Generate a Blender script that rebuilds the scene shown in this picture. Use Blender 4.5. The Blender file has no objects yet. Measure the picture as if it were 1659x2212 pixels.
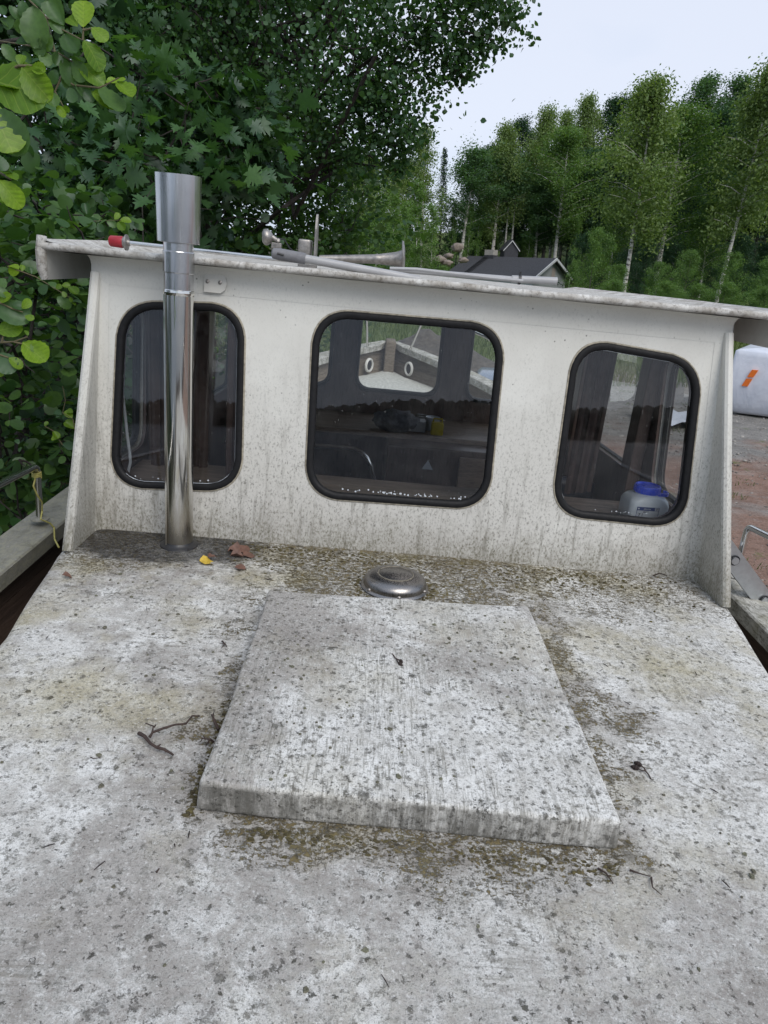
import bpy, bmesh, math, random
import numpy as np
from mathutils import Matrix, Vector
from mathutils.geometry import delaunay_2d_cdt

S = bpy.context.scene
COL = S.collection
rnd = random.Random(11)
rng = np.random.default_rng(11)

# ------------------------------------------------------------------ frames
# The boat lies on land with a list of 3 degrees to starboard: BOAT maps boat axes
# (x starboard, y towards the bow, z up, z=0 on the cabin top) into the level world.
LIST = math.radians(3.0)
BOAT = Matrix.Rotation(LIST, 4, 'Y')
WORLD = Matrix.Identity(4)
GROUND = -2.2
# ---- camera (phone, 25 mm equivalent, tilted down 19 degrees, rolled)
FP, PW, PH = 1539.0, 1659.0, 2212.0
_d = np.array([2.5, 531.0, -FP]); _d /= np.linalg.norm(_d)
_s = math.radians(5.0)
_x = np.array([math.cos(_s), -math.sin(_s), 0.0])
_x[2] = -(_x[0]*_d[0] + _x[1]*_d[1]) / _d[2]; _x /= np.linalg.norm(_x)
_z = np.cross(_x, _d)
R_CAM = np.stack([_x, _d, _z], 1)
C_CAM = np.array([0.0, -2.2, 0.9])
cam_d = bpy.data.cameras.new('camera'); cam = bpy.data.objects.new('camera', cam_d); COL.objects.link(cam)
M = Matrix.Identity(4)
for i in range(3):
    for j in range(3): M[i][j] = R_CAM.T[i][j]
    M[i][3] = C_CAM[i]
cam.matrix_world = BOAT @ M
cam_d.sensor_fit = 'VERTICAL'; cam_d.sensor_height = 36.0; cam_d.sensor_width = 27.0
cam_d.lens = FP / PH * 36.0
cam_d.clip_start = 0.05; cam_d.clip_end = 3000
S.camera = cam
# ---- sky: Nishita under a high overcast
SUN_EL, SUN_AZ = math.radians(46), math.radians(150)     # azimuth clockwise from +y
W = bpy.data.worlds.new('World'); S.world = W; W.use_nodes = True
nt = W.node_tree; nt.nodes.clear()
sky = nt.nodes.new('ShaderNodeTexSky'); sky.sky_type = 'NISHITA'; sky.sun_disc = False
sky.sun_elevation = SUN_EL; sky.sun_rotation = SUN_AZ
tc = nt.nodes.new('ShaderNodeTexCoord')
mp = nt.nodes.new('ShaderNodeMapping'); mp.inputs['Scale'].default_value = (1.0, 1.0, 2.2)
nt.links.new(tc.outputs['Generated'], mp.inputs[0])
cn = nt.nodes.new('ShaderNodeTexNoise'); cn.inputs['Scale'].default_value = 1.3; cn.inputs['Detail'].default_value = 5
cn.inputs['Roughness'].default_value = .5
nt.links.new(mp.outputs[0], cn.inputs['Vector'])
cr = nt.nodes.new('ShaderNodeValToRGB')
cr.color_ramp.elements[0].position = .36; cr.color_ramp.elements[0].color = (3.9, 4.75, 6.1, 1)
cr.color_ramp.elements[1].position = .64; cr.color_ramp.elements[1].color = (5.65, 6.0, 6.9, 1)
nt.links.new(cn.outputs['Fac'], cr.inputs[0])
mx = nt.nodes.new('ShaderNodeMixRGB'); mx.inputs[0].default_value = .88
nt.links.new(sky.outputs[0], mx.inputs[1]); nt.links.new(cr.outputs[0], mx.inputs[2])
bg = nt.nodes.new('ShaderNodeBackground'); bg.inputs['Strength'].default_value = .1
nt.links.new(mx.outputs[0], bg.inputs[0])
wo = nt.nodes.new('ShaderNodeOutputWorld'); nt.links.new(bg.outputs[0], wo.inputs[0])
# ---- the sun behind cloud
sd = bpy.data.lights.new('sun', 'SUN'); sun = bpy.data.objects.new('sun', sd); COL.objects.link(sun)
sd.energy = 1.5; sd.angle = math.radians(40); sd.color = (1.0, .95, .88)
sv = Vector((math.sin(SUN_AZ)*math.cos(SUN_EL), math.cos(SUN_AZ)*math.cos(SUN_EL), math.sin(SUN_EL)))
sun.rotation_euler = (-sv).to_track_quat('-Z', 'Y').to_euler()
vs = S.view_settings
vs.view_transform = 'Standard'; vs.look = 'None'; vs.exposure = 0.56; vs.gamma = 1; vs.use_curve_mapping = False
S.cycles.max_bounces = 8; S.cycles.transparent_max_bounces = 12
S.cycles.diffuse_bounces = 3; S.cycles.glossy_bounces = 4

# ------------------------------------------------------------------ survey helpers (photo bearings -> places)
B3 = np.array(BOAT.to_3x3())
CW = B3 @ C_CAM
def bray(px, py):
    v = np.array([px-PW/2, -(py-PH/2), -FP]); return R_CAM.T @ (v/np.linalg.norm(v))
def on_z(px, py, z): r = bray(px, py); return C_CAM + r*(z-C_CAM[2])/r[2]
def on_y(px, py, y): r = bray(px, py); return C_CAM + r*(y-C_CAM[1])/r[1]
def on_x(px, py, x): r = bray(px, py); return C_CAM + r*(x-C_CAM[0])/r[0]
RK = math.tan(math.radians(6))          # the wheelhouse's after wall leans forward by 6 degrees
def on_wall(px, py):
    r = bray(px, py); t = (RK*C_CAM[2]-C_CAM[1])/(r[1]-RK*r[2]); p = C_CAM + r*t
    return (p[0], p[2])
def wp(px, py, D):                       # world point on that bearing, D metres ahead
    r = B3 @ bray(px, py); return CW + r*D/r[1]

# ------------------------------------------------------------------ object helpers
ORG = {}
def root_of(o):
    while o.parent: o = o.parent
    return o
def finish(o, parent, origin, frame):
    COL.objects.link(o)
    if parent is not None:
        o.parent = parent
    else:
        o.matrix_world = frame @ Matrix.Translation(origin); ORG[o.name] = np.array(origin, float)
def mesh_data(name, V, F, mat=None, smooth=False, auto=None):
    me = bpy.data.meshes.new(name)
    me.from_pydata([tuple(map(float, v)) for v in V], [], F)
    if mat: me.materials.append(mat)
    if smooth:
        me.polygons.foreach_set('use_smooth', [True]*len(me.polygons))
        if auto:
            try: me.set_sharp_from_angle(angle=math.radians(auto))
            except Exception: pass
    me.update()
    return me
def obj(name, VF, mat, parent=None, origin=None, frame=BOAT, smooth=False, auto=35, label=None, cat=None, group=None, kind=None):
    """one mesh object; vertices are given in the frame's coordinates"""
    V, F = VF
    V = np.asarray(V, float)
    if parent is not None: og = ORG[root_of(parent).name]
    else: og = np.array(origin if origin is not None else (0, 0, 0), float)
    me = mesh_data(name, V-og, F, mat, smooth, auto)
    o = bpy.data.objects.new(name, me)
    finish(o, parent, og, frame)
    tag(o, label, cat, group, kind)
    return o
def tag(o, label=None, cat=None, group=None, kind=None):
    if label: o['label'] = label
    if cat: o['category'] = cat
    if group: o['group'] = group
    if kind: o['kind'] = kind
    return o
def thing(name, label, cat, origin=(0, 0, 0), frame=BOAT, group=None):
    o = bpy.data.objects.new(name, None); o.empty_display_size = .1
    finish(o, None, origin, frame)
    return tag(o, label, cat, group)
def np_mesh(name, V, F, mat, smooth=True):
    """fast uniform mesh: V (n,3), F (m,k)"""
    me = bpy.data.meshes.new(name)
    n, (m, k) = len(V), F.shape
    me.vertices.add(n); me.vertices.foreach_set('co', np.ascontiguousarray(V, dtype=np.float32).ravel())
    me.loops.add(m*k); me.loops.foreach_set('vertex_index', np.ascontiguousarray(F, dtype=np.int32).ravel())
    me.polygons.add(m); me.polygons.foreach_set('loop_start', np.arange(0, m*k, k, dtype=np.int32))
    me.polygons.foreach_set('loop_total', np.full(m, k, dtype=np.int32))
    if smooth: me.polygons.foreach_set('use_smooth', np.ones(m, dtype=bool))
    me.materials.append(mat); me.update(calc_edges=True)
    return me

class MB:
    """collects simple shapes into one mesh"""
    def __init__(s): s.V = []; s.F = []
    def add(s, V, F):
        o = len(s.V); s.V += [tuple(v) for v in V]; s.F += [tuple(i+o for i in f) for f in F]; return s
    def box(s, a, b, bev=0.0):
        (x0, y0, z0), (x1, y1, z1) = a, b
        if bev <= 0:
            V = [(x0,y0,z0),(x1,y0,z0),(x1,y1,z0),(x0,y1,z0),(x0,y0,z1),(x1,y0,z1),(x1,y1,z1),(x0,y1,z1)]
            return s.add(V, [(0,3,2,1),(4,5,6,7),(0,1,5,4),(1,2,6,5),(2,3,7,6),(3,0,4,7)])
        bm = bmesh.new()
        bmesh.ops.create_cube(bm, size=1)
        for v in bm.verts:
            v.co = Vector(((x0+x1)/2+v.co.x*(x1-x0), (y0+y1)/2+v.co.y*(y1-y0), (z0+z1)/2+v.co.z*(z1-z0)))
        bmesh.ops.bevel(bm, geom=bm.edges[:], offset=bev, segments=3, profile=.5, affect='EDGES')
        return s.bm(bm)
    def bm(s, bm, mat=None):
        if mat is not None: bm.transform(mat)
        bm.verts.ensure_lookup_table(); bm.verts.index_update()
        V = [v.co[:] for v in bm.verts]; F = [[v.index for v in f.verts] for f in bm.faces]
        bm.free(); return s.add(V, F)
    def tube(s, path, r, n=12, cap=True):
        P = [np.array(p, float) for p in path]; R = r if hasattr(r, '__len__') else [r]*len(P)
        V, F = [], []
        up = None
        for i, p in enumerate(P):
            t = P[min(i+1, len(P)-1)] - P[max(i-1, 0)]; t /= (np.linalg.norm(t)+1e-9)
            if up is None:
                a = np.array([0, 0, 1.]) if abs(t[2]) < .9 else np.array([1., 0, 0])
                up = np.cross(np.cross(t, a), t)
            up = up - t*np.dot(up, t); up /= (np.linalg.norm(up)+1e-9)
            sd_ = np.cross(t, up)
            for k in range(n):
                a = 2*math.pi*k/n
                V.append(p + R[i]*(math.cos(a)*up + math.sin(a)*sd_))
        for i in range(len(P)-1):
            for k in range(n):
                a, b = i*n+k, i*n+(k+1) % n
                F.append((a, b, b+n, a+n))
        if cap:
            F.append(tuple(range(n))[::-1]); F.append(tuple((len(P)-1)*n+k for k in range(n)))
        return s.add(V, F)
    def lathe(s, prof, n=32, c=(0, 0, 0), axis=(0, 0, 1), cap=True):
        ax = Vector(axis).normalized(); q = Vector((0, 0, 1)).rotation_difference(ax)
        V, F = [], []
        for (r, z) in prof:
            for k in range(n):
                a = 2*math.pi*k/n
                p = q @ Vector((r*math.cos(a), r*math.sin(a), z)); V.append((p.x+c[0], p.y+c[1], p.z+c[2]))
        for i in range(len(prof)-1):
            for k in range(n):
                a, b = i*n+k, i*n+(k+1) % n
                F.append((a, b, b+n, a+n))
        if cap:
            if prof[0][0] > 1e-6: F.append(tuple(range(n))[::-1])
            if prof[-1][0] > 1e-6: F.append(tuple((len(prof)-1)*n+k for k in range(n)))
        return s.add(V, F)
    def prism(s, loop, fn0, fn1):
        """2D loop placed by fn0 / fn1 as the two ends"""
        n = len(loop); V = [fn0(*p) for p in loop]+[fn1(*p) for p in loop]
        F = [tuple(range(n))[::-1], tuple(range(n, 2*n))]+[(k, (k+1) % n, (k+1) % n+n, k+n) for k in range(n)]
        return s.add(V, F)
    def rings(s, loops, closed=True, ends=False):
        n = len(loops[0]); V = [p for L in loops for p in L]; F = []
        for i in range(len(loops)-1):
            for k in range(n if closed else n-1):
                a, b = i*n+k, i*n+(k+1) % n
                F.append((a, b, b+n, a+n))
        if ends: F.append(tuple(range(n))[::-1]); F.append(tuple((len(loops)-1)*n+k for k in range(n)))
        return s.add(V, F)
    def get(s): return s.V, s.F

def round_quad(q, r, n=8):
    """q: 4 corners (counter-clockwise), rounded"""
    q = [np.array(p, float) for p in q]; out = []
    for i in range(4):
        p, a, b = q[i], q[i-1], q[(i+1) % 4]
        da = (a-p)/np.linalg.norm(a-p); db = (b-p)/np.linalg.norm(b-p)
        for k in range(n+1):
            t = k/n; A = p+da*r; Bq = p+db*r
            c = p*(1-.18)+.18*(A+Bq)/2
            out.append(tuple((1-t)**2*A+2*t*(1-t)*c+t*t*Bq))
    return out
def inset_quad(q, w):
    q = [np.array(p, float) for p in q]; out = []
    for i in range(4):
        p, a, b = q[i], q[i-1], q[(i+1) % 4]
        da = (a-p)/np.linalg.norm(a-p); db = (b-p)/np.linalg.norm(b-p)
        sn = abs(da[0]*db[1]-da[1]*db[0])
        out.append(p+(da+db)*w/sn)
    return out
def sheet_with_holes(outer, holes):
    """2D triangulation of a polygon with holes"""
    pts, edges, loops = [], [], [outer]+holes
    for L in loops:
        o = len(pts); pts += [Vector(p) for p in L]
        edges += [(o+k, o+(k+1) % len(L)) for k in range(len(L))]
    r = delaunay_2d_cdt(pts, edges, [], 0, 1e-6)
    V, F = [tuple(v) for v in r[0]], r[2]
    def inside(p, L):
        c = False
        for k in range(len(L)):
            a, b = L[k], L[k-1]
            if (a[1] > p[1]) != (b[1] > p[1]) and p[0] < (b[0]-a[0])*(p[1]-a[1])/(b[1]-a[1])+a[0]: c = not c
        return c
    keep = []
    for f in F:
        c = (sum(V[i][0] for i in f)/len(f), sum(V[i][1] for i in f)/len(f))
        if inside(c, outer) and not any(inside(c, h) for h in holes): keep.append(tuple(f))
    return V, keep
def slab_with_holes(outer, holes, front, back):
    """solid plate: front(u,v), back(u,v) give the two faces"""
    V2, F2 = sheet_with_holes(outer, holes); n = len(V2)
    V = [front(*p) for p in V2]+[back(*p) for p in V2]
    F = list(F2)+[tuple(i+n for i in f[::-1]) for f in F2]
    m = MB(); m.add(V, F)
    for L in [outer]+holes:
        m.rings([[front(*p) for p in L], [back(*p) for p in L]])
    return m.get()

# ------------------------------------------------------------------ material helpers
class NB:
    def __init__(s, name):
        s.m = bpy.data.materials.new(name); s.m.use_nodes = True; s.t = s.m.node_tree; s.t.nodes.clear()
        s.out = s.t.nodes.new('ShaderNodeOutputMaterial')
        s.tc = s.t.nodes.new('ShaderNodeTexCoord'); s.P = s.tc.outputs['Object']
    def lk(s, a, b):
        if isinstance(a, (int, float)): b.default_value = a
        elif isinstance(a, tuple): b.default_value = a if len(a) == len(b.default_value) else (*a, 1)
        else: s.t.links.new(a, b)
    def scl(s, vec, sc, rot=(0, 0, 0), loc=(0, 0, 0)):
        n = s.t.nodes.new('ShaderNodeMapping'); s.lk(vec, n.inputs[0])
        n.inputs['Scale'].default_value = sc; n.inputs['Rotation'].default_value = rot; n.inputs['Location'].default_value = loc
        return n.outputs[0]
    def noise(s, vec, scale, detail=6, rough=.6, dist=0.0, col=False):
        n = s.t.nodes.new('ShaderNodeTexNoise'); s.lk(vec, n.inputs['Vector'])
        n.inputs['Scale'].default_value = scale; n.inputs['Detail'].default_value = detail
        n.inputs['Roughness'].default_value = rough; n.inputs['Distortion'].default_value = dist
        return n.outputs['Color' if col else 'Fac']
    def vor(s, vec, scale, feature='F1', rand=1.0):
        n = s.t.nodes.new('ShaderNodeTexVoronoi'); s.lk(vec, n.inputs['Vector']); n.feature = feature
        n.inputs['Scale'].default_value = scale; n.inputs['Randomness'].default_value = rand
        return n.outputs['Distance'], n.outputs['Color']
    def mr(s, v, a, b, c=0.0, d=1.0, smooth=False):
        n = s.t.nodes.new('ShaderNodeMapRange'); n.clamp = True
        if smooth: n.interpolation_type = 'SMOOTHSTEP'
        s.lk(v, n.inputs[0])
        for i, q in enumerate((a, b, c, d)): s.lk(q, n.inputs[1+i])
        return n.outputs[0]
    def mth(s, op, a, b=0.0, c=None):
        n = s.t.nodes.new('ShaderNodeMath'); n.operation = op; s.lk(a, n.inputs[0]); s.lk(b, n.inputs[1])
        if c is not None: s.lk(c, n.inputs[2])
        return n.outputs[0]
    def mix(s, f, a, b, blend='MIX'):
        n = s.t.nodes.new('ShaderNodeMixRGB'); n.blend_type = blend
        s.lk(f, n.inputs[0]); s.lk(a, n.inputs[1]); s.lk(b, n.inputs[2]); return n.outputs[0]
    def sep(s, vec):
        n = s.t.nodes.new('ShaderNodeSeparateXYZ'); s.lk(vec, n.inputs[0]); return n.outputs
    def island(s):
        return s.t.nodes.new('ShaderNodeNewGeometry').outputs['Random Per Island']
    def objrand(s):
        return s.t.nodes.new('ShaderNodeObjectInfo').outputs['Random']
    def bump(s, h, strength=.3, dist=.01):
        n = s.t.nodes.new('ShaderNodeBump'); s.lk(h, n.inputs['Height'])
        n.inputs['Strength'].default_value = strength; n.inputs['Distance'].default_value = dist
        return n.outputs[0]
    def pbr(s, col, rough=.6, metal=0.0, normal=None, spec=.5, **kw):
        p = s.t.nodes.new('ShaderNodeBsdfPrincipled')
        s.lk(col, p.inputs['Base Color']); s.lk(rough, p.inputs['Roughness']); s.lk(metal, p.inputs['Metallic'])
        s.lk(spec, p.inputs['Specular IOR Level'])
        if normal is not None: s.lk(normal, p.inputs['Normal'])
        for k, v in kw.items(): s.lk(v, p.inputs[k])
        s.t.links.new(p.outputs[0], s.out.inputs[0]); return s.m
def simple(name, col, rough=.6, metal=0.0, var=.12, scale=30, bump=.0, bd=.002, **kw):
    b = NB(name); n = b.noise(b.P, scale, 6, .65)
    lo = tuple(c*(1-var) for c in col); hi = tuple(min(1, c*(1+var)) for c in col)
    c = b.mix(b.mr(n, .3, .7), lo, hi)
    r = b.mr(b.noise(b.P, scale*2.3, 4), .3, .7, max(.02, rough*.8), min(1, rough*1.2))
    return b.pbr(c, r, metal, b.bump(n, bump, bd) if bump else None, **kw)
# ------------------------------------------------------------------ materials
def weathered(name, kind):
    """old white paint: chalky grey film, scrubbed white patches, moss, lichen spots"""
    b = NB(name); P = b.P; X, Y, Z = b.sep(P)[0:3]
    big = b.noise(P, 2.1, 4, .55, .5); big2 = b.noise(b.scl(P, (1, 1, 1), loc=(4, 1, 0)), 3.4, 5, .6, .6)
    mid = b.noise(P, 13, 9, .72, .4)
    f1 = b.noise(P, 58, 10, .82); f2 = b.noise(P, 170, 7, .8); f3 = b.noise(P, 420, 4, .75)
    str_a = b.noise(b.scl(P, (9, 150, 20), (0, 0, .16)), 1, 4, .7, .3)       # brushed across
    str_b = b.noise(b.scl(P, (210, 14, 20), (0, 0, .06)), 1, 5, .75, .5)       # brushed fore and aft
    str_c = b.noise(b.scl(P, (190, 14, 20), (0, 0, -.66)), 1, 5, .75, .5)      # brushed askew
    grey = b.mix(b.mr(big2, .38, .62), (.325, .30, .275), (.435, .41, .38))
    white = b.mix(b.mr(mid, .38, .62), (.61, .595, .555), (.83, .825, .795))
    tx = b.mth('ADD', b.mth('MULTIPLY', b.mth('SUBTRACT', mid, .5), 1.5), b.mth('MULTIPLY', b.mth('SUBTRACT', f1, .5), 1.7))
    tx = b.mth('ADD', tx, b.mth('MULTIPLY', b.mth('SUBTRACT', f2, .5), 1.1))
    if kind == 'deck':
        w = b.mth('ADD', b.mth('MULTIPLY', b.mth('SUBTRACT', big, .5), 1.5), tx)
        w = b.mth('ADD', w, b.mr(X, .45, .95, -.03, .20)); w = b.mth('ADD', w, b.mr(Y, -1.5, -.6, -.10, .10))
        ex = b.mth('MULTIPLY', b.mth('SUBTRACT', X, .34), .62); ey = b.mth('ADD', Y, 1.43)
        ed = b.mth('SQRT', b.mth('ADD', b.mth('MULTIPLY', ex, ex), b.mth('MULTIPLY', ey, ey)))
        ed = b.mth('ADD', ed, b.mth('MULTIPLY', b.mth('SUBTRACT', mid, .5), .5))
        w = b.mth('ADD', w, b.mr(ed, .05, .17, .24, 0))                       # where someone scrubbed the paint
        wm = b.mr(w, -.25, .10)
    else:
        pick = b.mr(big2, .47, .53); st = b.mix(pick, str_b, str_c)
        w = b.mth('ADD', b.mth('MULTIPLY', b.mth('SUBTRACT', big, .5), 1.9), tx)
        w = b.mth('ADD', w, b.mth('MULTIPLY', b.mth('SUBTRACT', st, .5), 1.1))
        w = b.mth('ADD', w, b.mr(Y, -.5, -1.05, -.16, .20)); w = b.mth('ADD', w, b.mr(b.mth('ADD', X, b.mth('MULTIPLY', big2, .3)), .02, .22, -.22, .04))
        wm = b.mr(w, -.34, -.02)
    col = b.mix(wm, grey, white)
    # yellow-green algae film
    yel = b.mr(b.mth('ADD', b.noise(b.scl(P, (1, 1, 1), loc=(3, 7, 1)), 3.4, 5, .6), b.mth('MULTIPLY', b.mth('SUBTRACT', f1, .5), .3)), .47, .66)
    if kind == 'deck': yel = b.mth('MULTIPLY', yel, b.mr(Y, -1.6, -.7, .45, 1))
    col = b.mix(b.mth('MULTIPLY', yel, .72 if kind == 'deck' else .28), col, (.44, .385, .225))
    # brush strokes with dirt in the grooves
    if kind == 'deck':
        st = b.mix(b.mr(b.noise(P, 1.9, 2), .45, .55), str_a, str_b)
        zone = b.mr(b.noise(b.scl(P, (1, 1, 1), loc=(9, 2, 0)), 2.4, 4), .50, .62)
        col = b.mix(b.mth('MULTIPLY', b.mr(st, .50, .60), b.mth('MULTIPLY', zone, .55)), col, (.20, .185, .15))
    else:
        zone = b.mr(b.mth('ADD', b.noise(b.scl(P, (1, 1, 1), loc=(2, 2, 0)), 4.5, 5), b.mr(Y, -.5, -1.15, -.05, .05)), .42, .56)
        col = b.mix(b.mth('MULTIPLY', b.mr(st, .51, .58), b.mth('MULTIPLY', zone, .62)), col, (.17, .16, .13))
    # grime: crusty mottling in several sizes
    area = b.mr(b.mth('ADD', mid, b.mth('MULTIPLY', big2, .6)), .70, .90, .15, 1)
    m1 = b.mth('MULTIPLY', b.mr(f1, .515, .575), area)
    col = b.mix(b.mth('MULTIPLY', m1, .78), col, (.095, .085, .066))
    if kind == 'deck':
        strk = b.noise(b.scl(P, (26, 60, 10), (0, 0, .25)), 1, 7, .8, 1.2)
        mz = b.mr(b.noise(b.scl(P, (1, 1, 1), loc=(6, 3, 2)), 2.6, 4), .42, .62, .1, 1)
        col = b.mix(b.mth('MULTIPLY', b.mth('MULTIPLY', b.mr(strk, .54, .62), mz), b.mr(Y, -1.7, -.5, .45, .85)), col, (.12, .10, .07))
    m2 = b.mr(f2, .52, .60)
    col = b.mix(b.mth('MULTIPLY', m2, .62), col, (.125, .118, .10))
    m3 = b.mr(f3, .54, .64)
    col = b.mix(b.mth('MULTIPLY', m3, .55 if kind == 'deck' else .36), col, (.12, .115, .10))
    lite = b.mr(b.noise(b.scl(P, (1, 1, 1), loc=(5, 5, 5)), 130, 6, .8), .56, .64)
    col = b.mix(b.mth('MULTIPLY', lite, .6), col, (.83, .82, .79))
    h = b.mth('ADD', b.mth('MULTIPLY', f1, 1.0), b.mth('ADD', b.mth('MULTIPLY', f2, .7), b.mth('MULTIPLY', f3, .35)))
    # dark lichen spots: ragged blotches, crowded in places
    Pw = b.mix(.02, P, b.noise(P, 70, 5, .7, 0, True))
    crowd = b.mr(b.noise(P, 5.5, 4), .40, .62, .05 if kind == 'deck' else .35, 1)
    dots = 0.0
    for sc, rad, thr in ((16, .17, .80), (34, .22, .72), (70, .28, .66 if kind == 'deck' else .52), (110, .3, .62), (48, .25, .78 if kind == 'deck' else .48)):
        dd, cc = b.vor(Pw, sc)
        cs = b.t.nodes.new('ShaderNodeSeparateColor'); b.lk(cc, cs.inputs[0])
        on = b.mr(b.mth('ADD', cs.outputs[0], b.mth('MULTIPLY', b.mth('SUBTRACT', crowd, .5), .30)), thr, thr+.04)
        rr = b.mth('MULTIPLY', b.mr(cs.outputs[1], 0, 1, .2, 1), rad)
        rag = b.mth('ADD', b.mth('SUBTRACT', dd, rr), b.mth('MULTIPLY', b.mth('SUBTRACT', f2, .5), 2.0))
        dots = b.mth('MAXIMUM', dots, b.mth('MULTIPLY', on, b.mth('MULTIPLY', b.mr(rag, -.09, .02, 1, 0), b.mr(cs.outputs[2], 0, 1, .30 if kind == 'deck' else .5, 1))))
    dcol = b.mix(b.mr(b.noise(P, 28, 3), .4, .6), (.050, .046, .036), (.095, .092, .064))
    col = b.mix(b.mth('MULTIPLY', dots, .9), col, dcol)
    h = b.mth('ADD', h, b.mth('MULTIPLY', dots, .9))
    if kind == 'deck':
        # moss and dirt gather along the wheelhouse, round the vent and under the hatch lip
        warp = b.mth('SUBTRACT', b.noise(P, 5.5, 6, .65, .4), .5); wp2 = b.mth('SUBTRACT', b.noise(b.scl(P, (1, 1, 1), loc=(1, 8, 0)), 2.6, 3), .5)
        yw = b.mth('ADD', Y, b.mth('ADD', b.mth('MULTIPLY', warp, .55), b.mth('MULTIPLY', wp2, 1.1)))
        wd = b.mr(yw, -.42, .08)
        wd = b.mth('MULTIPLY', wd, b.mr(b.mth('ABSOLUTE', b.mth('SUBTRACT', X, .05)), .55, 1.1, 1, .72))
        hx = b.mr(b.mth('ADD', b.mth('ABSOLUTE', b.mth('SUBTRACT', X, .16)), warp), .30, .46, 1, 0)
        hy = b.mth('MULTIPLY', b.mr(b.mth('ADD', Y, b.mth('MULTIPLY', warp, .42)), -1.37, -1.25, 0, .95), hx)
        hl = b.mr(b.mth('ADD', b.mth('ABSOLUTE', b.mth('ADD', X, .235)), b.mth('MULTIPLY', warp, .16)), 0, .05, 1, 0)
        hl = b.mth('MULTIPLY', hl, b.mth('MULTIPLY', b.mr(Y, -1.30, -1.2), b.mr(Y, -.7, -.9, .25, .8)))
        hr_ = b.mr(b.mth('ADD', b.mth('ABSOLUTE', b.mth('SUBTRACT', X, .49)), b.mth('MULTIPLY', warp, .14)), 0, .035, 1, 0)
        hr_ = b.mth('MULTIPLY', hr_, b.mth('MULTIPLY', b.mr(Y, -1.28, -1.2), .32))
        ms = b.mth('MAXIMUM', wd, b.mth('MAXIMUM', b.mth('MULTIPLY', hy, .95), b.mth('MAXIMUM', hl, hr_)))
        cr2 = b.noise(b.scl(P, (.7, 1.8, 1)), 62, 10, .85, .5)
        crust = b.mth('ADD', b.mth('MULTIPLY', b.mth('SUBTRACT', f1, .5), 1.5), b.mth('ADD', b.mth('MULTIPLY', b.mth('SUBTRACT', cr2, .5), 1.9), b.mth('MULTIPLY', b.mth('SUBTRACT', f2, .5), 2.2)))
        mm = b.mr(b.mth('ADD', b.mth('MULTIPLY', ms, .30), crust), .21, .30)
        mm = b.mth('MULTIPLY', mm, b.mr(ms, .08, .4))
        mcol = b.mix(b.mr(b.mth('ADD', b.mth('MULTIPLY', f2, .7), b.mth('MULTIPLY', b.noise(P, 40, 7, .75), .5)), .54, .68), (.034, .025, .014), (.175, .132, .050))
        mcol = b.mix(b.mth('MULTIPLY', b.mr(b.noise(P, 9, 5), .54, .64), .35), mcol, (.20, .175, .06))
        col = b.mix(b.mth('MULTIPLY', mm, .94), col, mcol)
        stain = b.mth('MULTIPLY', b.mr(ms, .1, .9), .12)
        col = b.mix(stain, col, (.34, .30, .19))
        # tar round the foot of the flue, running towards the port flange
        fx = b.mth('MULTIPLY', b.mth('ADD', X, .64), .46); fy = b.mth('ADD', Y, .085)
        fd = b.mth('SQRT', b.mth('ADD', b.mth('MULTIPLY', fx, fx), b.mth('MULTIPLY', fy, fy)))
        fd = b.mth('ADD', fd, b.mth('MULTIPLY', b.mth('SUBTRACT', b.noise(P, 16, 7, .75), .5), .20))
        tar = b.mth('MULTIPLY', b.mr(fd, .125, .17, 1, 0), b.mr(f2, .46, .60, 1, .4))
        col = b.mix(b.mth('MULTIPLY', tar, .94), col, (.026, .026, .028))
        h = b.mth('ADD', h, b.mth('MULTIPLY', mm, 1.0))
    else:
        # rain-washed dirt on the lid's edges, plus shade painted into the upright faces
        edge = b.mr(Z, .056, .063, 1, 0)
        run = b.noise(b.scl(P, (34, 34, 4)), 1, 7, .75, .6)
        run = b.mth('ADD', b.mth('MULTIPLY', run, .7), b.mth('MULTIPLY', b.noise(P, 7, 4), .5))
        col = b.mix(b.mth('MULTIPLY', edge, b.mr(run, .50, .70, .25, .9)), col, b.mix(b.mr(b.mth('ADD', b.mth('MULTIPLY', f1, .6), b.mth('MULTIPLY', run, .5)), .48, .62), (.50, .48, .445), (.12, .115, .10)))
    rough = b.mr(f1, .4, .6, .6, .85)
    return b.pbr(col, rough, 0, b.bump(h, .95, .003), spec=.3)

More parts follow.
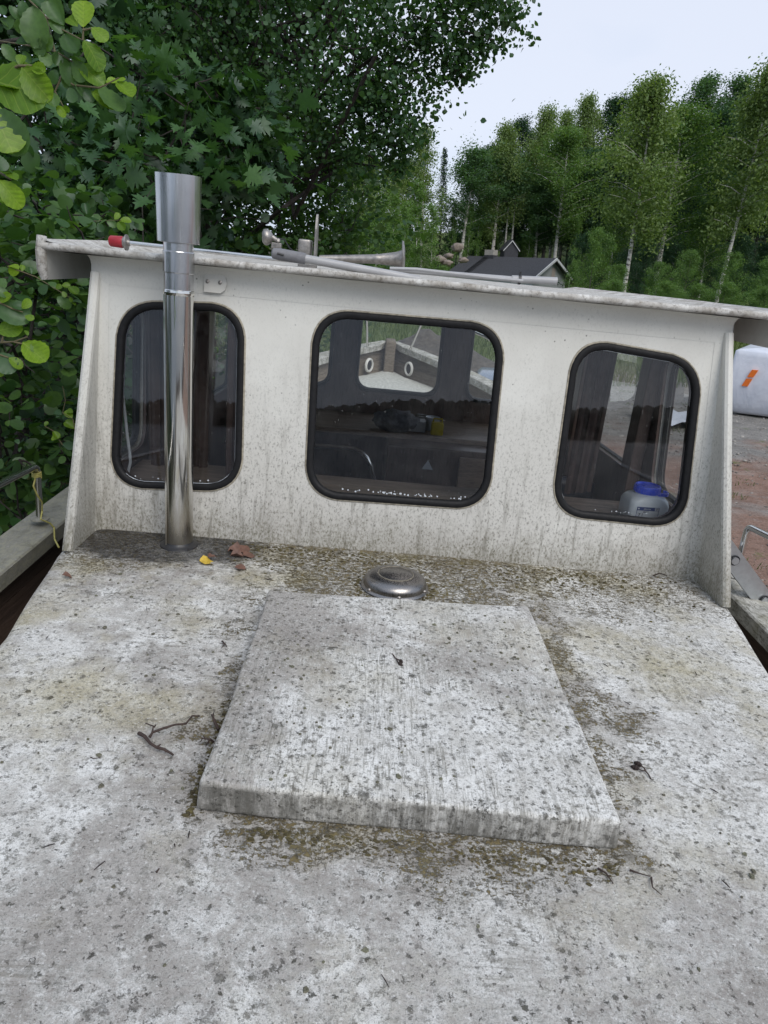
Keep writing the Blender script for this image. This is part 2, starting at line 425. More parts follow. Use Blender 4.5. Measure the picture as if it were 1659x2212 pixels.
def wall_paint():
    b = NB('wall_paint'); P = b.P; X, Y, Z = b.sep(P)[0:3]
    mid = b.noise(P, 9, 8, .68); fine = b.noise(b.scl(P, (1, 1, .6)), 165, 8, .8); big = b.noise(P, 2.2, 4)
    col = b.mix(b.mr(big, .35, .65), (.60, .59, .545), (.70, .695, .65))
    low = b.mr(b.mth('ADD', Z, b.mth('MULTIPLY', b.mth('SUBTRACT', mid, .5), .7)), .05, .62, 1, 0)
    film = b.mth('MULTIPLY', low, b.mr(mid, .35, .65, .35, 1))
    col = b.mix(b.mth('MULTIPLY', film, .72), col, (.41, .385, .36))
    spk = b.mth('MULTIPLY', b.mr(fine, .525, .61), b.mr(b.mth('ADD', low, b.mth('MULTIPLY', mid, .9)), .42, 1.15, .10, 1))
    col = b.mix(b.mth('MULTIPLY', spk, .78), col, (.10, .094, .075))
    str_ = b.noise(b.scl(P, (45, 45, 2.2)), 1, 5, .65)
    col = b.mix(b.mth('MULTIPLY', b.mr(str_, .53, .66), b.mth('MULTIPLY', low, .6)), col, (.16, .15, .125))
    dd, cc = b.vor(P, 62)
    cs = b.t.nodes.new('ShaderNodeSeparateColor'); b.lk(cc, cs.inputs[0])
    dot = b.mth('MULTIPLY', b.mr(cs.outputs[0], .74, .76), b.mr(dd, .10, .20, 1, 0))
    dot = b.mth('MULTIPLY', dot, b.mr(b.noise(P, 5, 4), .44, .6))
    col = b.mix(b.mth('MULTIPLY', dot, .8), col, (.09, .088, .075))
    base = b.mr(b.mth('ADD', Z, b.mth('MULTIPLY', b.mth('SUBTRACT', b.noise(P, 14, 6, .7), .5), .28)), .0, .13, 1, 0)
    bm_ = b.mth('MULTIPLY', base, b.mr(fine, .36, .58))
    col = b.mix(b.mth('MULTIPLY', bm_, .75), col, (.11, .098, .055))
    # mottled darker olive-grey towards the side flanges, strongest low down
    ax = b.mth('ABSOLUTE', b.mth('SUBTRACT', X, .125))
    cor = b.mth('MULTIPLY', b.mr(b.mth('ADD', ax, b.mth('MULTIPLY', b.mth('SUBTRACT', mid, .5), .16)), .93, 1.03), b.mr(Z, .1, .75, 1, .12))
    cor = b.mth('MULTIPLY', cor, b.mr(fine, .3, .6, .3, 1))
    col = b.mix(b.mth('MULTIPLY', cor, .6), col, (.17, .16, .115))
    h = b.mth('ADD', b.mth('MULTIPLY', b.noise(P, 160, 4, .6), .5), b.mth('MULTIPLY', b.noise(P, 30, 3), .5))
    return b.pbr(col, .5, 0, b.bump(h, .35, .0015), spec=.4)

def roof_paint():
    b = NB('roof_paint'); P = b.P
    mid = b.noise(P, 14, 8, .7); fine = b.noise(P, 90, 7, .75)
    col = b.mix(b.mr(mid, .38, .62), (.30, .275, .24), (.62, .61, .58))
    col = b.mix(b.mth('MULTIPLY', b.mr(fine, .5, .62), .7), col, (.12, .105, .085))
    st = b.noise(b.scl(P, (60, 4, 30), (0, 0, .7)), 1, 4)
    col = b.mix(b.mth('MULTIPLY', b.mr(st, .5, .62), .4), col, (.5, .48, .44))
    return b.pbr(col, .7, 0, b.bump(b.mth('ADD', mid, fine), .5, .003), spec=.3)
def cap_paint():
    b = NB('cap_rail_paint'); P = b.P
    mid = b.noise(P, 16, 8, .72); fine = b.noise(b.scl(P, (1, .35, 1)), 95, 7, .75)
    col = b.mix(b.mr(mid, .36, .62), (.24, .235, .20), (.56, .55, .51))
    col = b.mix(b.mth('MULTIPLY', b.mr(fine, .5, .62), .8), col, (.075, .07, .05))
    yl = b.mr(b.noise(P, 7, 5), .52, .68)
    col = b.mix(b.mth('MULTIPLY', yl, .35), col, (.22, .20, .10))
    X = b.sep(P)[0]
    moss = b.mth('MULTIPLY', b.mr(X, -.6, -1.2), b.mr(b.mth('ADD', mid, fine), .86, 1.12, .35, .95))
    col = b.mix(moss, col, b.mix(b.mr(b.mth('ADD', fine, b.mth('MULTIPLY', b.mth('SUBTRACT', mid, .5), .5)), .45, .56), (.035, .036, .022), (.25, .245, .19)))
    return b.pbr(col, .75, 0, b.bump(b.mth('ADD', mid, fine), .6, .004), spec=.3)
def wood(name, a, c, sc=(3, 30, 30), rough=.6, bump=.3):
    b = NB(name)
    g = b.noise(b.scl(b.P, sc), 2, 8, .7, .6); f = b.noise(b.scl(b.P, tuple(q*4 for q in sc)), 2, 5, .7)
    col = b.mix(b.mr(g, .3, .7), a, c)
    col = b.mix(b.mth('MULTIPLY', b.mr(f, .5, .65), .55), col, tuple(q*.45 for q in a))
    v = b.mr(b.objrand(), 0, 1, .8, 1.2)
    col = b.mix(1.0, col, v, 'MULTIPLY')
    return b.pbr(col, rough, 0, b.bump(b.mth('ADD', g, f), bump, .003), spec=.35)
def glass(name, tint, boost=1.6, specks=.8):
    b = NB(name)
    tr = b.t.nodes.new('ShaderNodeBsdfTransparent'); b.lk(tint, tr.inputs[0])
    gl = b.t.nodes.new('ShaderNodeBsdfGlossy'); gl.inputs['Roughness'].default_value = .005
    gl.inputs['Color'].default_value = (.95, .96, 1, 1)
    fr = b.t.nodes.new('ShaderNodeFresnel'); fr.inputs['IOR'].default_value = 1.5
    f = b.mth('MINIMUM', b.mth('MULTIPLY', fr.outputs[0], boost), 1.0)
    ms = b.t.nodes.new('ShaderNodeMixShader'); b.lk(f, ms.inputs[0])
    b.t.links.new(tr.outputs[0], ms.inputs[1]); b.t.links.new(gl.outputs[0], ms.inputs[2])
    df = b.t.nodes.new('ShaderNodeBsdfDiffuse'); df.inputs['Color'].default_value = (.55, .55, .53, 1)
    dd, cc = b.vor(b.P, 95)
    cs = b.t.nodes.new('ShaderNodeSeparateColor'); b.lk(cc, cs.inputs[0])
    sp = b.mth('MULTIPLY', b.mr(cs.outputs[0], .80, .82), b.mr(dd, .07, .14, 1, 0))
    dust = b.mr(b.noise(b.P, 18, 6, .7), .42, .75, 0, .05)
    fac = b.mth('MULTIPLY', b.mth('MAXIMUM', sp, dust), specks)
    m2 = b.t.nodes.new('ShaderNodeMixShader'); b.lk(fac, m2.inputs[0])
    b.t.links.new(ms.outputs[0], m2.inputs[1]); b.t.links.new(df.outputs[0], m2.inputs[2])
    b.t.links.new(m2.outputs[0], b.out.inputs[0]); return b.m
def steel(name, col, rough, streak=.0, stain=0.0):
    b = NB(name)
    s_ = b.noise(b.scl(b.P, (220, 220, 3)), 1, 4, .6)
    r = b.mr(s_, .3, .7, rough*.7, rough*1.4)
    c = b.mix(b.mr(b.noise(b.P, 12, 6), .35, .7), col, tuple(q*.86 for q in col))
    metal = 1.0
    if stain:
        X, Y, Z = b.sep(b.P)[0:3]
        sm = b.mr(b.mth('ADD', Z, b.mth('MULTIPLY', b.mth('SUBTRACT', b.noise(b.scl(b.P, (60, 60, 6)), 1, 5), .5), .3)), .03, .20, 1, 0)
        c = b.mix(b.mth('MULTIPLY', sm, stain), c, (.38, .34, .27)); r = b.mth('ADD', r, b.mth('MULTIPLY', sm, .22))
    return b.pbr(c, r, metal, b.bump(s_, streak, .0006) if streak else None)
def leaf_mat(name, dark, light, trans=.35, gloss=.05, rough=.35, island=True, var2=None, veins=False):
    b = NB(name)
    rv = b.island() if island else b.objrand()
    col = b.mix(rv, dark, light)
    if var2: col = b.mix(b.mr(rv, .93, .95), col, var2)
    col = b.mix(b.mr(b.noise(b.P, 6, 4) if not island else .5, .35, .65, 0, .35), col, tuple(q*.6 for q in dark))
    nrm = None
    if veins:
        X, Y, Z = b.sep(b.P)[0:3]
        ax = b.mth('ABSOLUTE', X)
        ph = b.mth('FRACT', b.mth('MULTIPLY', b.mth('SUBTRACT', Y, b.mth('MULTIPLY', ax, .75)), 6.5))
        vn = b.mth('ABSOLUTE', b.mth('SUBTRACT', ph, .5))
        vl = b.mth('MAXIMUM', b.mr(vn, .0, .07, 1, 0), b.mr(ax, .006, .016, 1, 0))
        col = b.mix(b.mth('MULTIPLY', vl, .28), col, (.36, .44, .09)); nrm = b.bump(b.mr(vn, 0, .5), .18, .02)
    df = b.t.nodes.new('ShaderNodeBsdfDiffuse'); b.lk(col, df.inputs[0])
    if nrm is not None: b.lk(nrm, df.inputs['Normal'])
    tl = b.t.nodes.new('ShaderNodeBsdfTranslucent')
    tcx = b.mix(1.0, col, (1.5, 1.6, .55), 'MULTIPLY'); b.lk(tcx, tl.inputs[0])
    m1 = b.t.nodes.new('ShaderNodeMixShader'); m1.inputs[0].default_value = trans
    b.t.links.new(df.outputs[0], m1.inputs[1]); b.t.links.new(tl.outputs[0], m1.inputs[2])
    gl = b.t.nodes.new('ShaderNodeBsdfGlossy'); gl.inputs['Roughness'].default_value = rough
    gl.inputs['Color'].default_value = (.8, .85, .9, 1)
    m2 = b.t.nodes.new('ShaderNodeMixShader'); m2.inputs[0].default_value = gloss
    b.t.links.new(m1.outputs[0], m2.inputs[1]); b.t.links.new(gl.outputs[0], m2.inputs[2])
    b.t.links.new(m2.outputs[0], b.out.inputs[0]); return b.m
def bark_birch():
    b = NB('birch_bark')
    n = b.noise(b.scl(b.P, (1.2, 1.2, 5)), 3, 5, .7); k = b.noise(b.P, .9, 3)
    col = b.mix(b.mr(n, .52, .60), (.50, .48, .44), (.05, .045, .04))
    return b.pbr(col, .7)

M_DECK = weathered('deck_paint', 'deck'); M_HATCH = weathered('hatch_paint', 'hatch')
M_WALL = wall_paint(); M_ROOF = roof_paint(); M_CAP = cap_paint()
M_SKIRT = simple('roof_skirt_paint', (.58, .57, .53), .5, var=.12, scale=9, bump=.2)
M_BULW = wood('bulwark_wood', (.052, .036, .029), (.12, .082, .064), (8, 1.2, 24), .65, .5)
M_BOWW = wood('bow_wood', (.10, .078, .06), (.23, .195, .15), (6, 2, 26), .75, .6)
M_PANEL = wood('cabin_panel', (.078, .055, .048), (.13, .09, .076), (12, 12, 2), .35, .12)
M_SHELF = wood('shelf_wood', (.16, .12, .095), (.32, .25, .20), (2.5, 22, 20), .5, .3)
M_CEIL = simple('cabin_ceiling', (.35, .31, .27), .6)
M_RUB = simple('rubber_seal', (.009, .009, .010), .55, var=.4, scale=60, bump=.2, bd=.001, spec=.25)
M_TRIM = simple('seal_filler', (.30, .27, .21), .5, var=.5, scale=60)
M_GLASS = glass('window_glass', (.92, .93, .93), 1.15, .5)
M_GLASS2 = glass('far_window_glass', (.97, .98, .97), .35, .25)
M_POL = steel('polished_steel', (.70, .69, .66), .10, .04, .8)
M_BRU = steel('brushed_steel', (.56, .56, .57), .20, .02)
M_TUBE = simple('tube_steel', (.74, .73, .71), .2, 1.0, var=.05, scale=8)
M_OLDM = simple('weathered_metal', (.32, .30, .28), .45, .85, var=.35, scale=55, bump=.2)
M_VENT = steel('vent_steel', (.30, .285, .275), .30, .02)
M_ALU = simple('aluminium', (.55, .57, .59), .38, .9, var=.1, scale=40)
M_PVC = simple('grey_plastic_tube', (.34, .34, .345), .4, var=.08, scale=20)
M_GRIP = simple('grey_rubber_grip', (.16, .16, .17), .6, var=.15, scale=50)
M_BLACK = simple('black_plastic', (.018, .018, .02), .4)
M_RED = simple('red_cap', (.36, .018, .03), .4, var=.2, scale=40)
M_ROPE = simple('rope', (.36, .33, .10), .8, var=.25, scale=150)
M_TWIG = simple('twig_bark', (.045, .028, .022), .8, var=.45, scale=120, bump=.4)
M_CONE = simple('alder_cone', (.022, .013, .010), .8, var=.4, scale=300, bump=.5)
M_DRY = simple('dry_leaf_brown', (.13, .065, .045), .65, var=.35, scale=60)
M_YEL = simple('dry_leaf_yellow', (.52, .36, .05), .6, var=.25, scale=60)
M_JUG = simple('translucent_plastic', (.72, .77, .80), .35, var=.05, scale=20)
M_BLUE = simple('blue_plastic', (.015, .07, .75), .3, var=.08)
M_LABELB = simple('label_blue', (.02, .05, .22), .45, var=.03); M_LABELW = simple('label_white', (.62, .66, .70), .5, var=.03)
M_INK = simple('label_ink', (.01, .015, .05), .5, var=.05)
M_CLOTH = simple('grey_cloth', (.14, .14, .155), .9, var=.4, scale=35, bump=.5, bd=.01)
M_YELP = simple('yellow_plastic', (.45, .36, .03), .45)
M_NAVY = simple('navy_vinyl', (.012, .015, .028), .45)
M_HULL = simple('hull_paint', (.30, .30, .28), .6, var=.2, scale=6)

def bend(a, b_, c, r=.03, n=5):
    a, b_, c = [np.array(q, float) for q in (a, b_, c)]
    d1 = (a-b_)/np.linalg.norm(a-b_); d2 = (c-b_)/np.linalg.norm(c-b_)
    return [tuple((1-t)**2*(b_+d1*r)+2*t*(1-t)*b_+t*t*(b_+d2*r)) for t in np.linspace(0, 1, n)]
# ------------------------------------------------------------------ THE BOAT
boat = thing('work_boat', 'weathered white work boat with mossy cabin top and three-window wheelhouse', 'boat')
P_ = dict(parent=boat)
# --- cabin top (after deckhouse): cambered, rounded edges, slightly uneven
def edge_l(y): return -.912 + (.088*min(max(-(y+.205)/.52, 0), 1) + .09*min(max((-.73-y)/1.8, 0), 1))
def edge_r(y): return 1.172 - (.076*min(max(-(y+.185)/.4, 0), 1) + .10*min(max((-.57-y)/1.9, 0), 1))
prof = []
ys = [0.30, .12, .0] + [-.17 - .06*i for i in range(40)]
loops = []
for y in ys:
    l, r_ = edge_l(y), edge_r(y); L = []
    wob = .0025*math.sin(y*5)+.0015*math.sin(y*17+1)
    l += wob; r_ += .5*wob
    L += [(l+.012, y, -.75), (l, y, -.05), (l+.003, y, -.022), (l+.012, y, -.007), (l+.028, y, 0)]
    n = 24
    for k in range(1, n):
        u = k/n; x = l+.028+(r_-l-.056)*u
        z = .012*(1-(2*u-1)**2)*.6 + .0018*math.sin(x*7+y*5) + .0015*math.sin(x*3-y*11)
        z = 0.0 + z*.5
        L.append((x, y, z))
    L += [(r_-.028, y, 0), (r_-.012, y, -.007), (r_-.003, y, -.022), (r_, y, -.05), (r_-.012, y, -.75)]
    loops.append(L)
m = MB(); m.rings(loops, closed=False)
m.add(loops[-1], [tuple(range(len(loops[-1])))])
obj('cabin_top', m.get(), M_DECK, smooth=True, auto=60, **P_)
# --- hatch: a flat lid with rounded edges
bm = bmesh.new()
hq = [(-.231, -1.228), (.474, -1.248), (.470, -.452), (-.231, -.488)]
vb = [bm.verts.new((x+.006*(1 if x > 0 else -1), y, .004)) for x, y in hq]; vt = [bm.verts.new((x, y, .066)) for x, y in hq]
bm.faces.new(vt); bm.faces.new(vb[::-1])
for k in range(4): bm.faces.new((vb[k], vb[(k+1) % 4], vt[(k+1) % 4], vt[k]))
bmesh.ops.subdivide_edges(bm, edges=bm.edges[:], cuts=5, use_grid_fill=True)
for v in bm.verts:
    v.co.x += .0025*math.sin(v.co.y*17); v.co.y += .003*math.sin(v.co.x*13); v.co.z += .002*math.sin(v.co.x*9+v.co.y*7)
sharp = [e for e in bm.edges if len(e.link_faces) == 2 and e.calc_face_angle() > .8]
bmesh.ops.bevel(bm, geom=sharp, offset=.008, segments=4, profile=.5, affect='EDGES')
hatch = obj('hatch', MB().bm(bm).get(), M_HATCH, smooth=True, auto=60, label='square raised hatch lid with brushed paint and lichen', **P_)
# a rounded bead of old sealant under its after edge
# --- mushroom vent
vb_ = on_z(852, 1272, 0)
vc = (vb_[0], vb_[1]+.005, 0.004)
vent = obj('vent', MB().lathe([(.098, 0), (.101, .004), (.098, .008), (.094, .010), (.0935, .016), (.092, .024), (.086, .032), (.074, .039), (.060, .0425), (.052, .0432), (.0505, .0425), (.049, .0434), (.0, .0445)], 48, vc).get(), M_VENT, smooth=True, auto=50, **P_)
obj('vent_ring', MB().lathe([(.0528, .0428), (.0528, .0440), (.0512, .0442), (.0512, .043)], 48, vc, cap=False).get(), M_TRIM, parent=vent, smooth=True)
for k in range(6):
    a = k*math.pi/3-math.pi/2+.12
    m = MB(); m.lathe([(.006, 0), (.006, .006), (.003, .009), (0, .0095)], 10, (vc[0]+.094*math.cos(a), vc[1]+.094*math.sin(a), .010))
    obj('screw', m.get(), M_OLDM, parent=vent, smooth=True)

# --- wheelhouse after wall with three windows
BL, BR, TLx, TRx = -.893, 1.155, -.872, 1.078
ZT = .862
def wf(h):                               # point on the wall, h metres proud of it (towards the stern)
    c6, s6 = math.cos(math.radians(6)), math.sin(math.radians(6))
    return lambda u, v: (u, RK*v-h*c6, v+h*s6)
WQ = [  # outer edges of the rubber seals, from the photo: BL, BR, TR, TL
    [on_wall(238, 1052), on_wall(521, 1062), on_wall(530, 657), on_wall(256, 650)],
    [on_wall(658, 1074), on_wall(1054, 1102), on_wall(1094, 702), on_wall(678, 666)],
    [on_wall(1188, 1112), on_wall(1478, 1142), on_wall(1520, 778), on_wall(1241, 728)],
]
WR = [.105, .105, .105]
wall_outer = [(BL, -.02), (BR, -.02), (TRx+.012, ZT), (TLx-.012, ZT)]
holes = [round_quad(inset_quad(q, .012), r-.01) for q, r in zip(WQ, WR)]
wall = obj('wheelhouse_wall', slab_with_holes(wall_outer, holes, wf(0), wf(-.035)), M_WALL, **P_)
lin = obj('inner_panelling', slab_with_holes([(BL+.03, -.9), (BR-.03, -.9), (TRx-.03, .80), (TLx+.03, .80)], [round_quad(inset_quad(q, .014), r-.01) for q, r in zip(WQ, WR)], wf(-.038), wf(-.048)), M_PANEL, **P_)
# coved head of the wall under the roof lip
cv = []
for (dy, z) in [(0.0, .770), (-.002, .80), (-.007, .82), (-.016, .835), (-.03, .846), (-.05, .852)]:
    cv.append([(TLx-.012+(TRx-TLx+.024)*k/30, RK*z+dy-.001, z) for k in range(31)])
obj('wall_cove', MB().rings(cv, closed=False).get(), M_WALL, smooth=True, auto=80, **P_)
for q, r in zip(WQ, WR):
    prof = [(0, .0), (.001, .005), (.004, .007), (.012, .007), (.019, .0055), (.0225, .001), (.023, -.012)]
    win = obj('window', MB().rings([[wf(h)(*p) for p in round_quad(inset_quad(q, w), max(.02, r-w*.9))] for w, h in prof]).get(), M_RUB, smooth=True, auto=70, **P_)
    # yellowed filler strip round the rubber
    prof = [(-.0050, .0005), (-.0035, .003), (-.001, .0036), (.0005, .0025)]
    obj('seal_filler', MB().rings([[wf(h)(*p) for p in round_quad(inset_quad(q, w), r-w*.9)] for w, h in prof]).get(), M_TRIM, parent=win, smooth=True, auto=70)
    lp = round_quad(inset_quad(q, .022), r-.020)
    V = [wf(-.006)(*p) for p in lp]
    obj('pane', (V, [tuple(range(len(V)))]), M_GLASS, parent=win)
    if q is not WQ[1]:                                     # rain-bead highlight along the glass edge, put in as a pale tube
        n_ = len(lp); ks = [k % n_ for k in range(int(n_*(.66 if q is WQ[2] else .12)), int(n_*(1.12 if q is WQ[2] else .62)))]
        obj('edge_highlight', MB().tube([wf(-.002)(*lp[k]) for k in ks], [rnd.uniform(.0006, .0019) for k in ks], 6).get(), M_LABELW, parent=win, smooth=True)
    # pale grime along the lower edge of the glass
    mq = inset_quad(q, .030); m = MB()
    for k in range(60 if q is WQ[1] else 14):
        t = rnd.gauss(.6, .2) if q is WQ[1] else rnd.random()**.8; p = mq[0]*(1-t)+mq[1]*t; s_ = rnd.uniform(.001, .0035)
        c = wf(-.0045)(p[0], p[1]+abs(rnd.gauss(0, .004))); n = 6
        m.add([(c[0]+s_*rnd.uniform(.7, 1.3)*math.cos(j*1.047), c[1]-.0006, c[2]+s_*rnd.uniform(.6, 1.2)*math.sin(j*1.047)) for j in range(n)], [tuple(range(n))])
    g = obj('dried_lime', m.get(), M_LABELW, parent=win, kind='stuff')

# --- side walls: flange standing proud of the after wall, two windows each
def side_wall(xb, xt, sgn, name):
    fl = lambda z: -.205*max(0, 1-z/.80)**1.05
    zs = [0, .1, .2, .3, .4, .5, .6, .68, .74, .80]
    outer = [(fl(z)+RK*z if z > 0 else -.205, z) for z in zs]+[(.09, .86), (2.42, .86), (2.30, -.75), (.0, -.75), (.0, -.01)]
    hl = [round_quad([(.12, .18), (.46, .18), (.49, .68), (.16, .70)], .06), round_quad([(.66, .18), (1.36, .16), (1.40, .68), (.69, .68)], .07),
          round_quad([(1.56, .16), (2.14, .14), (2.20, .68), (1.60, .68)], .07)]
    xx = lambda z: xb+(xt-xb)*z/.86
    T = .028
    w = obj('side_wall', slab_with_holes(outer, hl, lambda y, z: (xx(z)-sgn*T, y, z), lambda y, z: (xx(z), y, z)), M_WALL, **P_)
    obj('inner_panelling', slab_with_holes([(.06, -.9), (2.28, -.9), (2.36, .80), (.10, .80)], hl, lambda y, z: (xx(z)-sgn*(T+.003), y, z), lambda y, z: (xx(z)-sgn*(T+.012), y, z)), M_PANEL, **P_)
    # rounded nose of the flange
    nose = [(xx(z)-sgn*T/2, (fl(z)+RK*z) if z > 0 else -.205, z) for z in [.002]+zs[1:]]
    obj('flange_nose', MB().tube(nose, .0155, 10).get(), M_WALL, smooth=True, **P_)
    for h in hl:
        wn = obj('side_window', MB().rings([[(xx(p[1])-sgn*dx, *p) for p in round_quad_in(h, w_)] for w_, dx in ((-.012, -.001), (-.010, -.009), (.006, -.010), (.012, -.002), (.012, .02))]).get(), M_RUB, smooth=True, **P_)
        V = [(xx(p[1])-sgn*.012, *p) for p in round_quad_in(h, .008)]
        obj('pane', (V, [tuple(range(len(V)))]), M_GLASS2, parent=wn)
    # fillet in the corner with the after wall
    f = []
    for dx, dy in ((0, -.03), (.004, -.015), (.012, -.006), (.026, 0)):
        f.append([(xx(z)-sgn*(T+dx), min(dy*max(.05, 1-z/.8), 0)+RK*z-.001, z) for z in (0, .2, .4, .6, .78)])
    obj('corner_fillet', MB().rings(f, closed=False).get(), M_WALL, smooth=True, auto=80, **P_)
def round_quad_in(loop, w):
    c = np.mean(np.array(loop), 0); out = []
    for p in loop:
        d = np.array(p)-c; L = np.linalg.norm(d); out.append(tuple(c+d*(L-w*1.15)/L))
    return out
side_wall(BL-.002, TLx-.016, -1, 'l'); side_wall(BR+.002, TRx+.016, 1, 'r')
# --- forward wall of the wheelhouse with three windows
fo = [(BL+.03, -.9), (BR-.03, -.9), (TRx-.02, .84), (TLx+.02, .84)]
fq = [[(-.83, .16), (-.292, .16), (-.288, .70), (-.81, .70)], [(-.117, .155), (.395, .155), (.392, .70), (-.115, .70)], [(.585, .15), (1.08, .15), (1.05, .70), (.582, .70)]]
fh = [round_quad(q, .075) for q in fq]
yf = lambda h: (lambda u, v: (u, 2.32+.05*v+h, v))
obj('forward_wall', slab_with_holes(fo, fh, yf(.03), yf(.0)), M_WALL, **P_)
obj('inner_panelling', slab_with_holes(fo, fh, yf(-.003), yf(-.012)), M_PANEL, **P_)
for h in fh:
    wn = obj('forward_window', MB().rings([[yf(dy)(*p) for p in round_quad_in(h, w_)] for w_, dy in ((-.014, -.013), (-.012, -.022), (.004, -.022), (.010, -.012), (.010, .02))]).get(), M_RUB, smooth=True, **P_)
    V = [yf(.01)(*p) for p in round_quad_in(h, .006)]
    obj('pane', (V, [tuple(range(len(V)))]), M_GLASS2, parent=wn)
# --- roof: cambered panel, rounded after lip, downturned side skirts
RL, RRx = -1.012, 1.215
rl = []
for y in (.02, .6, 1.2, 1.8, 2.55):
    L = []
    for k in range(31):
        u = k/30; x = RL+(RRx-RL)*u
        z = .868+.004*(1-(2*u-1)**2) + .028*math.exp(-((x-RL)/.045)**2)*min(1, (y-.02)/.2+.55) + .018*math.exp(-((RRx-x)/.045)**2)*min(1, (y-.02)/.2+.55)
        L.append((x, y, z))
    rl.append(L)
m = MB(); m.rings(rl, closed=False)
m.rings([[(x, y, z-.018) for x, y, z in L] for L in rl][::-1], closed=False)
obj('roof', m.get(), M_ROOF, smooth=True, auto=60, **P_)
lip = [(RL+(RRx-RL)*k/40, .018+.001*math.sin(k*1.3), .864+.0008*math.sin(k*.9)) for k in range(41)]
obj('roof_lip', MB().tube(lip, .0105, 12).get(), M_ROOF, smooth=True, **P_)
for sx, s_ in ((RL, 1), (RRx, -1)):
    sk = [[(sx, y, .885), (sx-.002*s_, y, .775), (sx+.012*s_, y, .770), (sx+.016*s_, y, .80), (sx+.016*s_, y, .862)] for y in (.03, 1.2, 2.5)]
    obj('roof_skirt', MB().rings(sk, closed=True, ends=True).get(), M_SKIRT, **P_)
    ed = [(sx+.006*s_, .028, .892), (sx+.004*s_, .022, .85), (sx+.004*s_, .022, .80), (sx+.006*s_, .03, .772)]
    obj('skirt_edge', MB().tube(ed, [.014, .016, .015, .011], 10).get(), M_ROOF, smooth=True, **P_)
obj('ceiling', MB().box((TLx, .1, .835), (TRx, 2.35, .845)).get(), M_CEIL, **P_)
obj('cabin_floor', MB().box((BL+.03, .03, -.92), (BR-.03, 2.3, -.88)).get(), M_PANEL, **P_)
# --- inside: shelf under the after windows, console, posts and curtains
obj('window_shelf', MB().box((BL+.04, .045, .105), (BR-.04, .42, .128), .004).get(), M_SHELF, **P_)
con = obj('console', MB().box((.10, 1.62, -.9), (.72, 2.28, -.02), .01).get(), M_PANEL, **P_)
obj('console_top', MB().box((-.80, 1.78, -.02), (1.05, 2.29, .01), .005).get(), M_SHELF, **P_)
obj('warning_sticker', MB().prism([(.30, -.14), (.36, -.14), (.33, -.085)], lambda x, z: (x, 1.617, z), lambda x, z: (x, 1.612, z)).get(), M_LABELW, parent=con)
pch = obj('pilot_seat', MB().box((.74, 1.15, -.42), (1.10, 1.55, -.30), .03).get(), M_NAVY, smooth=True, **P_)
obj('seat_back', MB().box((.74, 1.06, -.40), (1.10, 1.16, .02), .03).get(), M_NAVY, parent=pch, smooth=True)
obj('door_panel', MB().box((.50, 1.585, -.88), (.71, 1.604, -.05), .004).get(), M_SHELF, parent=con)
obj('switch', MB().box((.575, 1.572, -.33), (.645, 1.584, -.26), .003).get(), M_BLACK, parent=con)
for x0, x1, y0, y1 in ((-.85, -.70, .48, .60), (1.03, 1.08, .52, .62), (1.035, 1.075, 1.42, 1.52)):
    obj('post', MB().box((x0, y0, -.88), (x1, y1, .83), .006).get(), M_PANEL, **P_)
def curtain(x0, x1, y0, y1, z0, z1):
    L = []
    for z in (z0, (z0+z1)/2, z1):
        L.append([(x0+(x1-x0)*k/36+.008*math.sin(k*1.5), y0+(y1-y0)*k/36+.012*math.sin(k*1.1+z), z) for k in range(37)])
    return MB().rings(L, closed=False).get()
M_CURT = simple('curtain_cloth', (.070, .045, .038), .9, var=.3, scale=14)
M_CURTG = simple('curtain_grey', (.10, .10, .105), .9, var=.2, scale=14)
obj('curtain', curtain(-.47, -.40, .10, .13, .12, .80), M_CURT, smooth=True, **P_)
obj('curtain', curtain(-.80, -.60, .35, .38, .02, .80), M_CURT, smooth=True, **P_)
obj('curtain', curtain(.80, .93, .55, .62, .10, .80), M_CURT, smooth=True, **P_)
# helm seat, with bench and rail added to stand for the stern deck's reflection
reflection_bench = obj('reflection_bench', MB().box((-.62, .62, -.36), (.06, .95, -.32), .006).get(), M_SHELF, **P_)
obj('reflection_bench_front', MB().box((-.60, .63, -.86), (.04, .66, -.37), .004).get(), M_PANEL, parent=reflection_bench)
obj('reflection_rail', MB().tube([(-.66, .98, .08)]+bend((-.66, .98, .08), (-.02, 1.0, .10), (.14, 1.05, -.30), .09)+[(.14, 1.05, -.34)], .011, 10).get(), M_TUBE, smooth=True, **P_)
obj('seat', MB().box((-.55, .75, -.35), (-.1, 1.2, -.25), .03).get(), M_BLACK, **P_)

